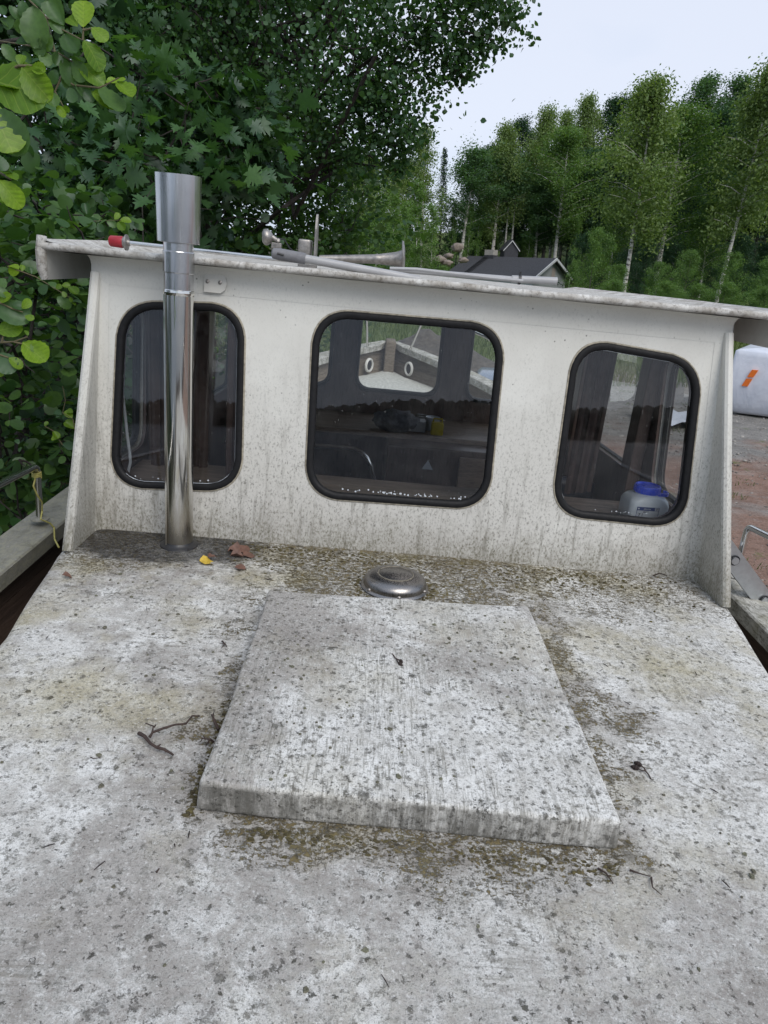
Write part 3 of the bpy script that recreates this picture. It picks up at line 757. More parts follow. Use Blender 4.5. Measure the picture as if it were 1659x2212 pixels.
# --- hull: bulwarks of planks, cap rails, stem, hawse rings, foredeck
HB = [(-4.2, 1.22, -.16), (-3, 1.36, -.185), (-1.5, 1.43, -.195), (0, 1.455, -.19), (1, 1.45, -.17), (2, 1.40, -.13), (3, 1.28, -.075), (4, 1.0, .0), (4.7, .70, .055), (5.3, .32, .115), (5.62, .06, .15)]
CX = .13
def hull_at(y):
    for (a, b_) in zip(HB[:-1], HB[1:]):
        if y <= b_[0]:
            t = (y-a[0])/(b_[0]-a[0]); t = max(0, t); return a[1]+(b_[1]-a[1])*t, a[2]+(b_[2]-a[2])*t
    return HB[-1][1], HB[-1][2]
YS = list(np.linspace(-4.2, 3, 16))+list(np.linspace(3.3, 5.62, 12))
for sg in (-1, 1):
    # cap rail
    L = []
    for y in YS:
        hb, z = hull_at(y); o_, i_ = CX+sg*(hb+.03), CX+sg*(hb-.13*min(1, hb/.25))
        L.append([(o_, y, z-.03), (o_, y, z-.004), (o_-sg*.006, y, z), (i_+sg*.006, y, z), (i_, y, z-.006), (i_, y, z-.062), (i_+sg*.02, y, z-.062), (o_-sg*.03, y, z-.03)])
    obj('cap_rail', MB().rings(L, ends=True).get(), M_CAP, smooth=True, auto=30, **P_)
    # inner bulwark planks
    for k in range(4):
        L = []
        for y in YS:
            hb, z = hull_at(y); top = z-.05-.135*k; bot = top-.131
            if hb < .12: hb = .12*.5+hb*.5
            x0 = CX+sg*(hb-.055-.010*k); x1 = CX+sg*(hb-.02-.010*k)
            L.append([(x0, y, top), (x0-sg*.012, y, bot), (x1, y, bot), (x1, y, top)])
        fa = [l for l, y in zip(L, YS) if y > 2.3]; ba = [l for l, y in zip(L, YS) if y <= 2.5]
        obj('bulwark_plank', MB().rings(ba, ends=True).get(), M_BULW, **P_)
        obj('bow_plank', MB().rings(fa, ends=True).get(), M_BOWW, label='weathered grey-brown bow plank', **P_)
    # outer hull skin down to the keel
    L = []
    for y in YS:
        hb, z = hull_at(y); c = max(0, (y-3)/2.7)
        L.append([(CX+sg*hb, y, z-.03), (CX+sg*hb*.96, y, -.75), (CX+sg*hb*.8*(1-.3*c), y-.1*c, -1.2), (CX+sg*.08, y-.45*c, -1.75+.3*c)])
    obj('hull_side', MB().rings(L, closed=False).get(), M_HULL, smooth=True, **P_)
# decks
M_FORE = simple('foredeck_paint', (.50, .50, .46), .7, var=.35, scale=45, bump=.3)
L = []
for y in [2.3]+[y for y in YS if y > 2.3]:
    hb, z = hull_at(y); zz = -.30+.035*(y-2.3)
    L.append([(CX-(hb-.05), y, zz), (CX-(hb-.05)*.5, y, zz+.035), (CX, y, zz+.045), (CX+(hb-.05)*.5, y, zz+.035), (CX+(hb-.05), y, zz)])
obj('foredeck', MB().rings(L, closed=False).get(), M_FORE, smooth=True, **P_)
for sg in (-1, 1):
    L = [[(CX+sg*.9, y, -.70), (CX+sg*(hull_at(y)[0]-.05), y, -.70)] for y in YS if y < 2.6]
    obj('side_deck', MB().rings(L, closed=False).get(), M_BULW, **P_)
obj('foredeck_bulkhead', MB().box((-1.15, 2.31, -.75), (1.42, 2.36, -.31)).get(), M_WALL, **P_)
obj('after_deck', MB().box((-1.1, -4.1, -.75), (1.35, -2.4, -.70)).get(), M_SHELF, **P_)
obj('transom', MB().box((-1.08, -4.25, -1.4), (1.34, -4.18, -.17), .01).get(), M_BULW, **P_)
obj('stem_post', MB().box((CX-.055, 5.40, -1.5), (CX+.055, 5.72, .17), .02).get(), M_BOWW, **P_)
obj('keel', MB().box((CX-.07, -4.1, -1.95), (CX+.07, 4.9, -1.55)).get(), M_HULL, **P_)
for sg in (-1, 1):
    y = 5.28; hb, z = hull_at(y); x = CX+sg*(hb-.115)
    dirn = Vector((-sg*.86, -.5, 0))
    obj('hawse_ring', MB().lathe([(.050, -.004), (.052, .012), (.062, .018), (.072, .010), (.074, -.004)], 28, (x-sg*.01, y-.05, -.075), dirn, cap=False).get(), M_SKIRT, smooth=True, **P_)
    obj('hawse_hole', MB().lathe([(.0, .0), (.052, .0)], 28, (x-sg*.012, y-.052, -.075), dirn, cap=False).get(), M_BLACK, **P_)
# --- handrails: stainless tube along each cap rail, pulpit at the bow
def rail(path, feet, lab=None):
    o = obj('handrail', MB().tube(path, .0125, 12).get(), M_TUBE, smooth=True, label=lab, **P_)
    for f, t in feet:
        obj('stanchion', MB().tube([f, t], .0125, 12).get(), M_TUBE, parent=o, smooth=True)
        obj('foot_plate', MB().lathe([(.036, 0), (.036, .004), (.016, .010)], 20, (f[0], f[1], f[2]-.002)).get(), M_CAP, parent=o, smooth=True)
lx = -1.26
pt, pb = on_x(80, 1006, lx), on_x(86, 1118, lx); pa = on_x(0, 1046, lx)
dd_ = (pa-pt)/np.linalg.norm(pa-pt); far_ = pt+dd_*2.6
rail([tuple(far_)]+bend(far_, pt, pb)+[tuple(pb)], [((pb[0], pb[1]-1.2, hull_at(pb[1]-1.2)[1]), tuple(pt+dd_*1.2)), ((pb[0]+.04, pb[1]-2.4, hull_at(pb[1]-2.4)[1]), tuple(pt+dd_*2.4))], 'stainless handrail on the port cap rail')
obj('foot_plate', MB().lathe([(.036, 0), (.036, .004), (.016, .010)], 20, (pb[0], pb[1], pb[2]-.006)).get(), M_CAP, parent=bpy.data.objects['handrail'], smooth=True)
sx_ = 1.50
qt, qb = on_x(1616, 1137, sx_), on_x(1588, 1242, sx_); qa = on_x(1659, 1158, sx_)
dd_ = (qa-qt)/np.linalg.norm(qa-qt); qf = qt+dd_*2.4
hr = rail([tuple(qf)]+bend(qf, qt, qb)+[tuple(qb)], [((qb[0], qb[1]-1.1, hull_at(qb[1]-1.1)[1]), tuple(qt+dd_*1.1))], 'stainless handrail on the starboard cap rail')
obj('foot_plate', MB().lathe([(.040, 0), (.040, .005), (.017, .012)], 20, (qb[0], qb[1], qb[2]-.006)).get(), M_CAP, parent=bpy.data.objects['handrail.001'], smooth=True)
bt = [(CX-.95, 3.2, .32), (CX-.8, 4.1, .40), (CX-.38, 5.0, .52), (CX-.30, 5.08, .50), (CX-.27, 5.10, .44), (CX-.24, 5.2, .12)]
rail(bt, [((CX-.93, 3.2, -.06), (CX-.95, 3.2, .32))], 'bow pulpit rail'); 
rail([(CX+.95, 3.2, .32), (CX+.8, 4.1, .40), (CX+.38, 5.0, .50), (CX+.30, 5.06, .46), (CX+.20, 5.25, .12)], [((CX+.93, 3.2, -.06), (CX+.95, 3.2, .32))], 'bow pulpit rail')
# --- stove flue: polished pipe, collar, brushed cowl
fb = on_z(387, 1178, 0); fx, fy = fb[0], fb[1]
flue = obj('flue_pipe', MB().lathe([(.0425, .0), (.0425, .768), (.0432, .770), (.0440, .776), (.0432, .782), (.041, .784)], 48, (fx, fy, 0)).get(), M_POL, smooth=True, auto=12, **P_)
obj('flue_upper_pipe', MB().lathe([(.0412, .775), (.0412, 1.02)], 48, (fx, fy, 0)).get(), M_BRU, parent=flue, smooth=True, auto=12)
obj('flue_collar', MB().lathe([(.0422, .828), (.0432, .830), (.0432, .884), (.0422, .886), (.041, .886)], 48, (fx, fy, 0)).get(), M_BRU, parent=flue, smooth=True, auto=12)
# the cowl is cut from sheet: its rim dips at the sides
n = 64; cl = []
for r_, z0, amp in ((.0568, .908, .004), (.0578, .909, .004), (.0618, 1.080, -.012), (.0606, 1.080, -.012), (.0566, .915, .004)):
    cl.append([(fx+r_*math.cos(2*math.pi*k/n), fy+r_*math.sin(2*math.pi*k/n), z0-.0012*math.cos(2*math.pi*k/n)+.0014*math.cos(4*math.pi*k/n+.6)) for k in range(n)])
obj('flue_cowl', MB().rings(cl).get(), M_BRU, parent=flue, smooth=True, auto=40)
obj('flue_seam', MB().box((fx-.034, fy-.0335, .0), (fx-.029, fy-.0285, .77)).get(), M_POL, parent=flue)
obj('flue_foot', MB().lathe([(.060, .001), (.058, .006), (.048, .010), (.0435, .016), (.0425, .018)], 40, (fx, fy, 0)).get(), M_BLACK, parent=flue, smooth=True)
# bracket that holds the flue to the wall
bq = [(fx+.035, .775), (fx+.085, .775), (fx+.098, .785), (fx+.104, .805), (fx+.098, .825), (fx+.085, .834), (fx+.035, .834)]
m = MB().prism(bq, wf(.010), wf(.013))
obj('flue_bracket', m.get(), M_SKIRT, **P_)
for du in (.045, .083): obj('screw', MB().lathe([(.006, 0), (.006, .003), (0, .005)], 10, wf(.013)(fx+du, .806), (0, -1, .1)).get(), M_OLDM, parent=bpy.data.objects['flue_bracket'], smooth=True)
# --- lichen crusts with real thickness on the cabin top and the hatch
def lichen(n, area, zf, seed, parent, sz=(.002, .0075)):
    r = random.Random(seed); m = MB()
    for _ in range(n):
        x, y = r.uniform(*area[0]), r.uniform(*area[1]); s_ = r.uniform(*sz)*(1.5 if r.random() < .12 else 1)
        z = zf; k = 7; ph = r.random()*6
        rim = [(x+s_*r.uniform(.6, 1.25)*math.cos(ph+j*6.283/k), y+s_*r.uniform(.6, 1.25)*math.sin(ph+j*6.283/k), z) for j in range(k)]
        mid_ = [(x+(p[0]-x)*.62, y+(p[1]-y)*.62, z+.0016+s_*.12) for p in rim]
        o = len(m.V); m.V += rim+mid_+[(x, y, z+.0012)]
        for j in range(k):
            a, b2 = o+j, o+(j+1) % k
            m.F += [(a, b2, b2+k, a+k), (a+k, b2+k, o+2*k)]
    return obj('lichen', m.get(), M_LICH, parent=parent, kind='stuff')
bL = NB('lichen_crust'); rv = bL.island()
M_LICH = bL.pbr(bL.mix(bL.mr(bL.noise(bL.P, 260, 4, .7), .35, .65), bL.mix(rv, (.05, .045, .032), (.10, .10, .062)), bL.mix(rv, (.12, .11, .08), (.19, .19, .13))), .85)
lichen(150, ((-.80, 1.0), (-1.66, -.3)), .003, 3, boat, (.0018, .0055))
lichen(170, ((-.21, .455), (-1.21, -.53)), .0655, 4, hatch, (.0016, .0048))

def moss(n, seed):
    r = random.Random(seed); m = MB()
    for _ in range(n):
        q = r.random()
        if q < .62: x, y = r.gauss(.15, .38), -.03-abs(r.gauss(0, .10))
        if q < .62 and not -.42 < x < 1.08: continue
        if q < .62: pass
        elif q < .72: a = r.uniform(0, 6.283); x, y = vc[0]+(.106+abs(r.gauss(0, .012)))*math.cos(a), vc[1]+(.106+abs(r.gauss(0, .012)))*math.sin(a)
        elif q < .90: x = r.uniform(-.15, .47); y = -1.252-.029*(x+.23)-abs(r.gauss(0, .018))
        else: y = r.uniform(-1.24, -.9); x = -.237-abs(r.gauss(0, .009))
        if -.24 < x < .485 and -1.25 < y < -.44: continue
        s_ = r.uniform(.0015, .0050); k = 6; ph = r.random()*6; h = s_*r.uniform(.5, .9)
        rim = [(x+1.5*s_*r.uniform(.6, 1.25)*math.cos(ph+j*6.283/k), y+s_*r.uniform(.6, 1.25)*math.sin(ph+j*6.283/k), .001) for j in range(k)]
        o = len(m.V); m.V += rim+[(x+(p[0]-x)*.6, y+(p[1]-y)*.6, .003+h*r.uniform(.6, 1)) for p in rim]+[(x, y, .003+h)]
        for j in range(k):
            a, b2 = o+j, o+(j+1) % k
            m.F += [(a, b2, b2+k, a+k), (a+k, b2+k, o+2*k)]
    return obj('moss', m.get(), M_MOSS, parent=boat, kind='stuff')
bM = NB('moss_clumps'); rvm = bM.island()
M_MOSS = bM.pbr(bM.mix(bM.mr(bM.noise(bM.P, 300, 4, .7), .35, .65), bM.mix(rvm, (.030, .024, .013), (.075, .062, .022)), bM.mix(rvm, (.06, .05, .025), (.125, .105, .042))), .95)
moss(1500, 9)
# ------------------------------------------------------------------ things lying on and in the boat
def at_roof(px, py, y): return on_y(px, py, y)
# signal pole with red tip
a, b2 = on_y(272, 524, .16), on_y(700, 571, .16)
o0 = tuple(a)
t = thing('signal_pole', 'thin steel pole with a red cap lying on the wheelhouse roof', 'pole', o0)
dv = (b2-a)/np.linalg.norm(b2-a)
obj('rod', MB().tube([tuple(a), tuple(b2)], .0062, 10).get(), M_TUBE, parent=t, smooth=True)
obj('red_cap', MB().lathe([(.0, -.052), (.013, -.050), (.0165, -.046), (.0175, -.012), (.0165, -.008), (.012, -.006)], 24, tuple(a), tuple(dv)).get(), M_RED, parent=t, smooth=True, auto=40)
obj('cap_base', MB().lathe([(.0145, -.012), (.0165, -.006), (.0165, -.001), (.024, .0), (.024, .004), (.010, .006), (.009, .012)], 24, tuple(a), tuple(dv)).get(), M_OLDM, parent=t, smooth=True, auto=40)
# boat hook with a grey grip
a, b2, c = on_y(590, 547, .10), on_y(660, 559, .10), on_y(850, 594, .12)
t = thing('boat_hook', 'grey telescopic boat hook with rubber grip lying along the roof lip', 'boat hook', tuple(a))
u = (b2-a)/np.linalg.norm(b2-a)
obj('grip', MB().tube([tuple(a-u*.004), tuple(a), tuple(a+u*.02), tuple(b2-u*.01), tuple(b2)], [.010, .0155, .0175, .0165, .0155], 16).get(), M_GRIP, parent=t, smooth=True)
obj('grip_slot', MB().tube([tuple(a+u*.015+np.array([0, -.0185, .002])), tuple(a+u*.035+np.array([0, -.0185, .0]))], .003, 8).get(), M_BLACK, parent=t, smooth=True)
obj('shaft', MB().tube([tuple(b2-u*.002), tuple(c), tuple(c+(c-b2)*.3)], [.0125, .0125, .0125], 14).get(), M_PVC, parent=t, smooth=True)
# grey tube with clip
a, b2, c = on_y(845, 582, .22), on_y(1122, 604, .22), on_y(1203, 607, .22)
t = thing('plastic_tube', 'pale grey plastic tube with a black clip on the starboard roof', 'tube', tuple(c))
obj('thin_section', MB().tube([tuple(a), tuple(b2)], .0085, 14).get(), M_PVC, parent=t, smooth=True)
obj('thick_section', MB().tube([tuple(b2+(a-b2)*.06), tuple(c)], .0115, 14).get(), M_PVC, parent=t, smooth=True)
obj('clip', MB().tube([tuple(b2+np.array([-.004, 0, 0])), tuple(b2+np.array([.004, 0, 0]))], .0155, 14).get(), M_BLACK, parent=t, smooth=True)
obj('clip_tab', MB().box(tuple(b2+np.array([-.003, -.004, .012])), tuple(b2+np.array([.003, .004, .024]))).get(), M_BLACK, parent=t)
# rope end that lies over the roof lip beside the tube
a = on_y(842, 580, .16)
pts = [tuple(a), tuple(on_y(900, 582, .16)), tuple(on_y(980, 591, .15)), tuple(on_y(1060, 600, .14)), tuple(on_y(1130, 607, .13))]
obj('rope', MB().tube(pts, .0055, 8).get(), M_PVC, origin=tuple(a), smooth=True, label='flat pale line lying on the roof beside the grey tube', cat='line')
# signal horn
a, b2, c = on_y(690, 559, .42), on_y(815, 561, .42), on_y(868, 560, .42)
t = thing('signal_horn', 'dull metal signal horn with trumpet and two end plates on the roof', 'horn', tuple(a))
ax = tuple((c-a)/np.linalg.norm(c-a)); L_ = np.linalg.norm(c-a); l1 = np.linalg.norm(b2-a)
obj('trumpet', MB().lathe([(.012, 0), (.0135, l1*.5), (.0155, l1*.96), (.018, l1), (.0165, l1+.005), (.024, L_-.02), (.030, L_)], 28, tuple(a), ax).get(), M_OLDM, parent=t, smooth=True, auto=40)
d0 = on_y(873, 551, .42)
obj('bell_plate', MB().lathe([(.052, 0), (.053, .003), (.050, .006), (.028, .010)], 36, tuple(c+np.array([.0, 0, .008])), ax).get(), M_OLDM, parent=t, smooth=True, auto=40)
pq = [(-.052, -.01), (.052, -.01), (.052, .09), (.04, .118), (.018, .135), (0, .139), (-.018, .135), (-.04, .118), (-.052, .09)]
pb_ = on_y(681, 556, .42)
obj('mounting_plate', MB().prism(pq, lambda y, z: (pb_[0]-.0035+.05*0, pb_[1]+y*.55, pb_[2]+z), lambda y, z: (pb_[0]+.0035+.10*max(0, y)*0, pb_[1]+y*.55, pb_[2]+z)).get(), M_OLDM, parent=t)
bb0, bb1 = on_y(646, 553, .42), on_y(674, 519, .42)
obj('motor_box', MB().box((bb0[0], .37, bb0[2]), (bb1[0], .46, bb1[2]), .006).get(), M_OLDM, parent=t, smooth=True, auto=40)
obj('box_base', MB().box((bb0[0]-.006, .36, bb0[2]-.006), (bb1[0]+.012, .47, bb0[2]+.004), .002).get(), M_BLACK, parent=t)
obj('horn_foot', MB().box((bb0[0], .39, .85), (bb1[0]+.02, .45, bb0[2]), .002).get(), M_OLDM, parent=t)
# work lamp on a clamp
a = on_y(574, 512, .36)
t = thing('work_lamp', 'small old round work lamp on a swivel clamp on the roof', 'lamp', tuple(a))
obj('lamp_head', MB().lathe([(.0, -.012), (.016, -.011), (.024, -.006), (.0265, .0), (.026, .006), (.018, .018), (.009, .024), (0, .025)], 28, tuple(a), (1, .25, .1)).get(), M_OLDM, parent=t, smooth=True)
k0 = on_y(588, 512, .36); k1 = on_y(600, 521, .36); k2 = on_y(598, 531, .36); k3 = on_y(600, 548, .36)
obj('bracket', MB().tube([tuple(a+np.array([.02, 0, .004])), tuple(k0), tuple(k1), tuple(k2), tuple(k3)], [.007, .008, .0085, .008, .008], 10).get(), M_OLDM, parent=t, smooth=True)
obj('clamp', MB().box(tuple(k2+np.array([-.018, -.01, -.008])), tuple(k2+np.array([.016, .012, .010])), .003).get(), M_OLDM, parent=t)
obj('wing_nut', MB().lathe([(.007, -.01), (.007, .012), (.004, .014)], 10, tuple(k1), (.3, -1, .2)).get(), M_OLDM, parent=t, smooth=True)
obj('cable', MB().tube([tuple(k0), tuple(on_y(615, 518, .36)), tuple(on_y(625, 535, .36)), tuple(on_y(640, 548, .36))], .0022, 6).get(), M_BLACK, parent=t, smooth=True)
# yellow-green line tied round the port stanchion
cx, cy, cz = pb[0], pb[1], pb[2]
pth = []
for k in range(26):
    a_ = k*.9; pth.append((cx+.016*math.cos(a_), cy+.016*math.sin(a_), cz+.165+.022*(k/26)))
o = obj('tied_line', MB().tube(pth+[tuple(on_x(76, 1035, lx-.0)), tuple(on_x(72, 1050, lx+.02)), tuple(on_x(82, 1072, lx+.03)), tuple(on_x(91, 1085, lx+.03)), tuple(on_x(91, 1104, lx+.02)), tuple(on_x(88, 1122, lx+.03)), tuple(on_x(108, 1130, lx+.05)), tuple(on_x(117, 1140, lx+.06)), tuple(on_x(118, 1165, lx+.10)), tuple(on_x(127, 1182, lx+.16))], .0032, 7).get(), M_ROPE, origin=(cx, cy, cz), smooth=True, label='thin yellow-green line knotted round the port handrail stanchion', cat='rope')
# --- chemical jug on the shelf behind the right-hand window
jc = (.99, .205); jz = .129
def rrect(w, d, r, n=6):
    out = []
    for cx_, cy_, a0 in ((w-r, d-r, 0), (-w+r, d-r, 90), (-w+r, -d+r, 180), (w-r, -d+r, 270)):
        for k in range(n+1):
            a_ = math.radians(a0+90*k/n); out.append((cx_+r*math.cos(a_), cy_+r*math.sin(a_)))
    return out
t = thing('plastic_jug', 'translucent white jug with blue screw lid behind the starboard window', 'jug', (jc[0], jc[1], jz))
ang = math.radians(4)
def jx(x, y, z): return (jc[0]+x*math.cos(ang)-y*math.sin(ang), jc[1]+x*math.sin(ang)+y*math.cos(ang), jz+z)
L = []
for z, w, d, r in ((0, .066, .05, .02), (.004, .071, .055, .022), (.035, .0725, .057, .022), (.07, .072, .057, .022), (.083, .069, .054, .026), (.093, .060, .05, .03), (.098, .047, .046, .036), (.101, .040, .040, .039), (.112, .039, .039, .038)):
    L.append([jx(x, y, z) for x, y in rrect(w, d, r)])
obj('jug_body', MB().rings(L, ends=True).get(), M_JUG, parent=t, smooth=True, auto=60)
lc = jx(0, 0, .104)
lid = obj('screw_lid', MB().lathe([(.043, .0), (.0445, .002), (.0445, .024), (.043, .027), (.039, .027), (.037, .022), (0, .022)], 40, lc).get(), M_BLUE, parent=t, smooth=True, auto=40)
m = MB()
for k in range(30):
    a_ = k*2*math.pi/30; m.box((-.0012, .0440, .003), (.0012, .0458, .022))
    for i in range(8):
        v = Matrix.Rotation(a_, 3, 'Z') @ Vector(m.V[-8+i]); m.V[-8+i] = (v.x+lc[0], v.y+lc[1], v.z+lc[2])
obj('lid_grip', m.get(), M_BLUE, parent=lid)
obj('tear_strip', MB().rings([[jx(x, y, z) for x, y in [(.03, -.03), (.060, -.034), (.072, -.02), (.074, .0), (.066, .012), (.064, .008), (.070, -.001), (.068, -.018), (.058, -.029), (.03, -.026)]] for z in (.100, .112)], ends=True).get(), M_BLUE, parent=t)
yF = -.0588
lab = obj('label', MB().prism([(-.050, .008), (.030, .008), (.030, .066), (-.050, .066)], lambda x, z: jx(x, yF+.001, z), lambda x, z: jx(x, yF, z)).get(), M_LABELW, parent=t)
obj('label_band', MB().prism([(-.050, .054), (.0145, .054), (.0145, .066), (-.050, .066)], lambda x, z: jx(x, yF, z), lambda x, z: jx(x, yF-.0006, z)).get(), M_LABELB, parent=t)
m = MB()
for a_, b_ in (((-.050, .008), (-.0488, .066)), ((.0288, .008), (.030, .066)), ((-.050, .0652), (.030, .0662)), ((.0145, .0538), (.030, .0546)), ((-.0488, .0535), (.0145, .054))):
    m.prism([(a_[0], a_[1]), (b_[0], a_[1]), (b_[0], b_[1]), (a_[0], b_[1])], lambda x, z: jx(x, yF, z), lambda x, z: jx(x, yF-.0009, z))
obj('label_frame', m.get(), M_LABELB, parent=t)
def text(txt, size, x, z, mat, par, off=.0012):
    cu = bpy.data.curves.new('t', 'FONT'); cu.body = txt; cu.size = size; cu.extrude = .0001; cu.resolution_u = 3
    o_ = bpy.data.objects.new('t', cu); COL.objects.link(o_)
    dg = bpy.context.evaluated_depsgraph_get(); me_ = bpy.data.meshes.new_from_object(o_.evaluated_get(dg))
    V = [jx(x+v.co.x, yF-off-v.co.z, z+v.co.y) for v in me_.vertices]; F = [tuple(p.vertices) for p in me_.polygons]
    bpy.data.objects.remove(o_); bpy.data.curves.remove(cu); bpy.data.meshes.remove(me_)
    return obj('lettering', (V, F), mat, parent=par)
text('plastex', .0092, -.026, .0575, M_LABELW, t)
text('vetoketju', .0042, -.024, .049, M_LABELB, t) if False else None
text('7 l', .017, -.043, .032, M_INK, t)
m = MB().lathe([(.0032, 0), (.0032, .0004)], 16, jx(-.0445, yF-.0006, .060), (0, -1, 0)); obj('round_emblem', m.get(), M_LABELW, parent=t)
m = MB()
for zz, w_ in ((.0492, .020), (.0465, .013), (.0612, 0)):
    if w_: m.prism([(-.026, zz), (-.026+w_, zz), (-.026+w_, zz+.0014), (-.026, zz+.0014)], lambda x, z: jx(x, yF, z), lambda x, z: jx(x, yF-.0008, z))
for zz, x0_, w_ in ((.0618, .018, .005), (.0592, .018, .009), (.0570, .0175, .006)):
    m.prism([(x0_, zz), (x0_+w_, zz), (x0_+w_, zz+.001), (x0_, zz+.001)], lambda x, z: jx(x, yF, z), lambda x, z: jx(x, yF-.0008, z))
obj('fine_print', m.get(), M_INK, parent=t)
# --- binoculars, box, bundled cloth, yellow case, tin on the console
def cpt(x, y, yy): return on_y((780+x*600/1659)*.81, (800+y*600/1659)*.81, yy)
a = cpt(950, 790, 2.0); zc = .012
t = thing('binoculars', 'black binoculars lying on the console inside the wheelhouse', 'binoculars', (a[0], 2.0, zc))
for k in (0, 1):
    y_ = 1.98+.075*k
    obj('barrel', MB().lathe([(.020, -.075), (.022, -.06), (.018, -.052), (.020, -.02), (.032, .0), (.034, .055), (.031, .06), (.028, .056), (0, .05)], 20, (a[0]+.04, y_, zc+.036), (-.95, -.25, .05)).get(), M_BLACK, parent=t, smooth=True, auto=40)
obj('bridge', MB().box((a[0]+.02, 1.98, zc+.025), (a[0]+.06, 2.055, zc+.045), .004).get(), M_BLACK, parent=t)
a = cpt(925, 830, 1.92)
t = obj('small_box', MB().box((a[0]-.06, 1.85, .012), (a[0]+.05, 1.98, .075), .004).get(), M_LABELW, origin=(a[0], 1.92, .012), label='flat grey box beside the binoculars on the console', cat='box')
M_GREYBOX = simple('grey_box', (.34, .34, .35), .5); t.data.materials[0] = M_GREYBOX
bm = bmesh.new(); bmesh.ops.create_icosphere(bm, subdivisions=4, radius=1)
a = cpt(800, 890, 1.86)
from mathutils import noise as mnoise
for v in bm.verts:
    p = v.co.copy(); n_ = mnoise.noise(p*2.2)*.35+mnoise.noise(p*5)*.16
    p *= 1+n_; v.co = Vector((a[0]-.03+p.x*.12, 1.86+p.y*.09, .065+max(-.055, p.z*.062)))
obj('cloth_bundle', MB().bm(bm).get(), M_CLOTH, origin=(a[0], 1.86, .012), smooth=True, auto=180, label='crumpled grey cloth bundle on the console by the helm', cat='cloth')
a = cpt(1065, 945, 1.84)
t = thing('yellow_case', 'small yellow plastic case standing on the console edge', 'case', (a[0], 1.84, .012))
obj('case_body', MB().box((a[0]-.035, 1.80, .012), (a[0]+.035, 1.86, .085), .008).get(), M_YELP, parent=t, smooth=True)
obj('handle', MB().tube([(a[0]-.025, 1.83, .083), (a[0]-.025, 1.83, .105), (a[0]+.025, 1.83, .105), (a[0]+.025, 1.83, .083)], .005, 8).get(), M_YELP, parent=t, smooth=True)
a = cpt(1040, 855, 1.93)
obj('tin', MB().lathe([(.04, 0), (.04, .07), (.042, .072), (.042, .078), (.036, .078), (.036, .072), (0, .072)], 28, (a[0], 1.95, .012)).get(), M_ALU, origin=(a[0], 1.95, .012), smooth=True, auto=40, label='open round tin behind the yellow case on the console', cat='tin')
# hanging white hose behind the left window
pts = [tuple(on_y((260+x*440/1352)*.81, (760+y*440/1352)*.81, .13)) for x, y in ((182, 820), (205, 900), (225, 1050), (240, 1200), (265, 1380), (270, 1450), (250, 1540))]
obj('hose', MB().tube(pts, .005, 8).get(), M_LABELW, origin=pts[-1], smooth=True, label='thin pale hose hanging inside the left wheelhouse window', cat='hose')

# ------------------------------------------------------------------ litter on the cabin top
def leaf_shape(n=8, kind='ovate'):
    """outline half widths along the midrib -> fold-able leaf (x across, y along)"""
    prof = {'ovate': [(0, 0), (.10, .18), (.28, .36), (.5, .42), (.72, .34), (.88, .18), (1, 0)],
            'alder': [(0, .01), (.05, .09), (.11, .17), (.18, .24), (.26, .31), (.34, .355), (.42, .40), (.50, .425), (.58, .45), (.66, .445), (.74, .435), (.81, .39), (.88, .325), (.94, .22), (.975, .12), (.97, .0)]}[kind]
    return prof
def leaf_geo(prof, fold=.15, curl=.12, wav=.0, seed=0):
    r = random.Random(seed); V, F = [], []
    for i, (y, w) in enumerate(prof):
        z = -curl*y*y + (.012*(-1)**i if len(prof) > 10 else 0)
        if len(prof) > 10: w *= 1+.022*(-1)**i
        V += [(-w, y, z+fold*w+wav*r.uniform(-1, 1)), (-w*.5, y, z+fold*w*.45+wav*.4*r.uniform(-1, 1)), (0, y, z), (w*.5, y, z+fold*w*.45+wav*.4*r.uniform(-1, 1)), (w, y, z+fold*w+wav*r.uniform(-1, 1))]
    for i in range(len(prof)-1):
        for k in range(4):
            a, b_ = i*5+k, i*5+k+1
            F.append((a, b_, b_+5, a+5))
    return V, F
def place(V, loc, rot, s):
    Mx = Matrix.Translation(loc) @ Matrix.Rotation(rot[2], 4, 'Z') @ Matrix.Rotation(rot[1], 4, 'Y') @ Matrix.Rotation(rot[0], 4, 'X')
    return [tuple(Mx @ Vector((x*s, y*s, z*s))) for x, y, z in V]
def dry_leaf(px, py, s, rz, mat, name, lab, fold=.5, curl=.4, wav=.12, kind='ovate', z=.012, rx=0.0, seed=0):
    p = on_z(px, py, .004); g = leaf_geo(leaf_shape(kind=kind), fold, curl, wav, seed)
    obj(name, (place(g[0], (p[0], p[1], z), (rx, .15, rz), s), g[1]), mat, origin=(p[0], p[1], .004), smooth=True, auto=180, label=lab, cat='leaf')
dry_leaf(492, 1196, .062, -1.3, M_DRY, 'dry_leaf', 'curled brown dead leaf, leftmost of the cluster right of the flue', .9, .5, .16, seed=1)
dry_leaf(512, 1192, .056, -1.15, M_DRY, 'dry_leaf', 'brown dead leaf lying flat against the wall side of the cluster', .2, .35, .1, seed=2)
dry_leaf(524, 1205, .046, -.9, M_DRY, 'dry_leaf', 'small pointed brown dead leaf, rightmost of the cluster', .1, .25, .05, seed=3)
dry_leaf(497, 1206, .04, -1.4, M_DRY, 'dry_leaf', 'narrow rolled brown dead leaf in front of the cluster', 1.2, .1, .05, seed=4)
dry_leaf(430, 1218, .052, -1.2, M_YEL, 'yellow_leaf', 'yellow fallen leaf on the moss between flue and hatch', .35, .4, .1, seed=5)
dry_leaf(450, 1214, .035, -.6, M_DRY, 'dry_leaf', 'small brown dead leaf lying on the yellow leaf', .3, .3, .1, seed=6, z=.02)
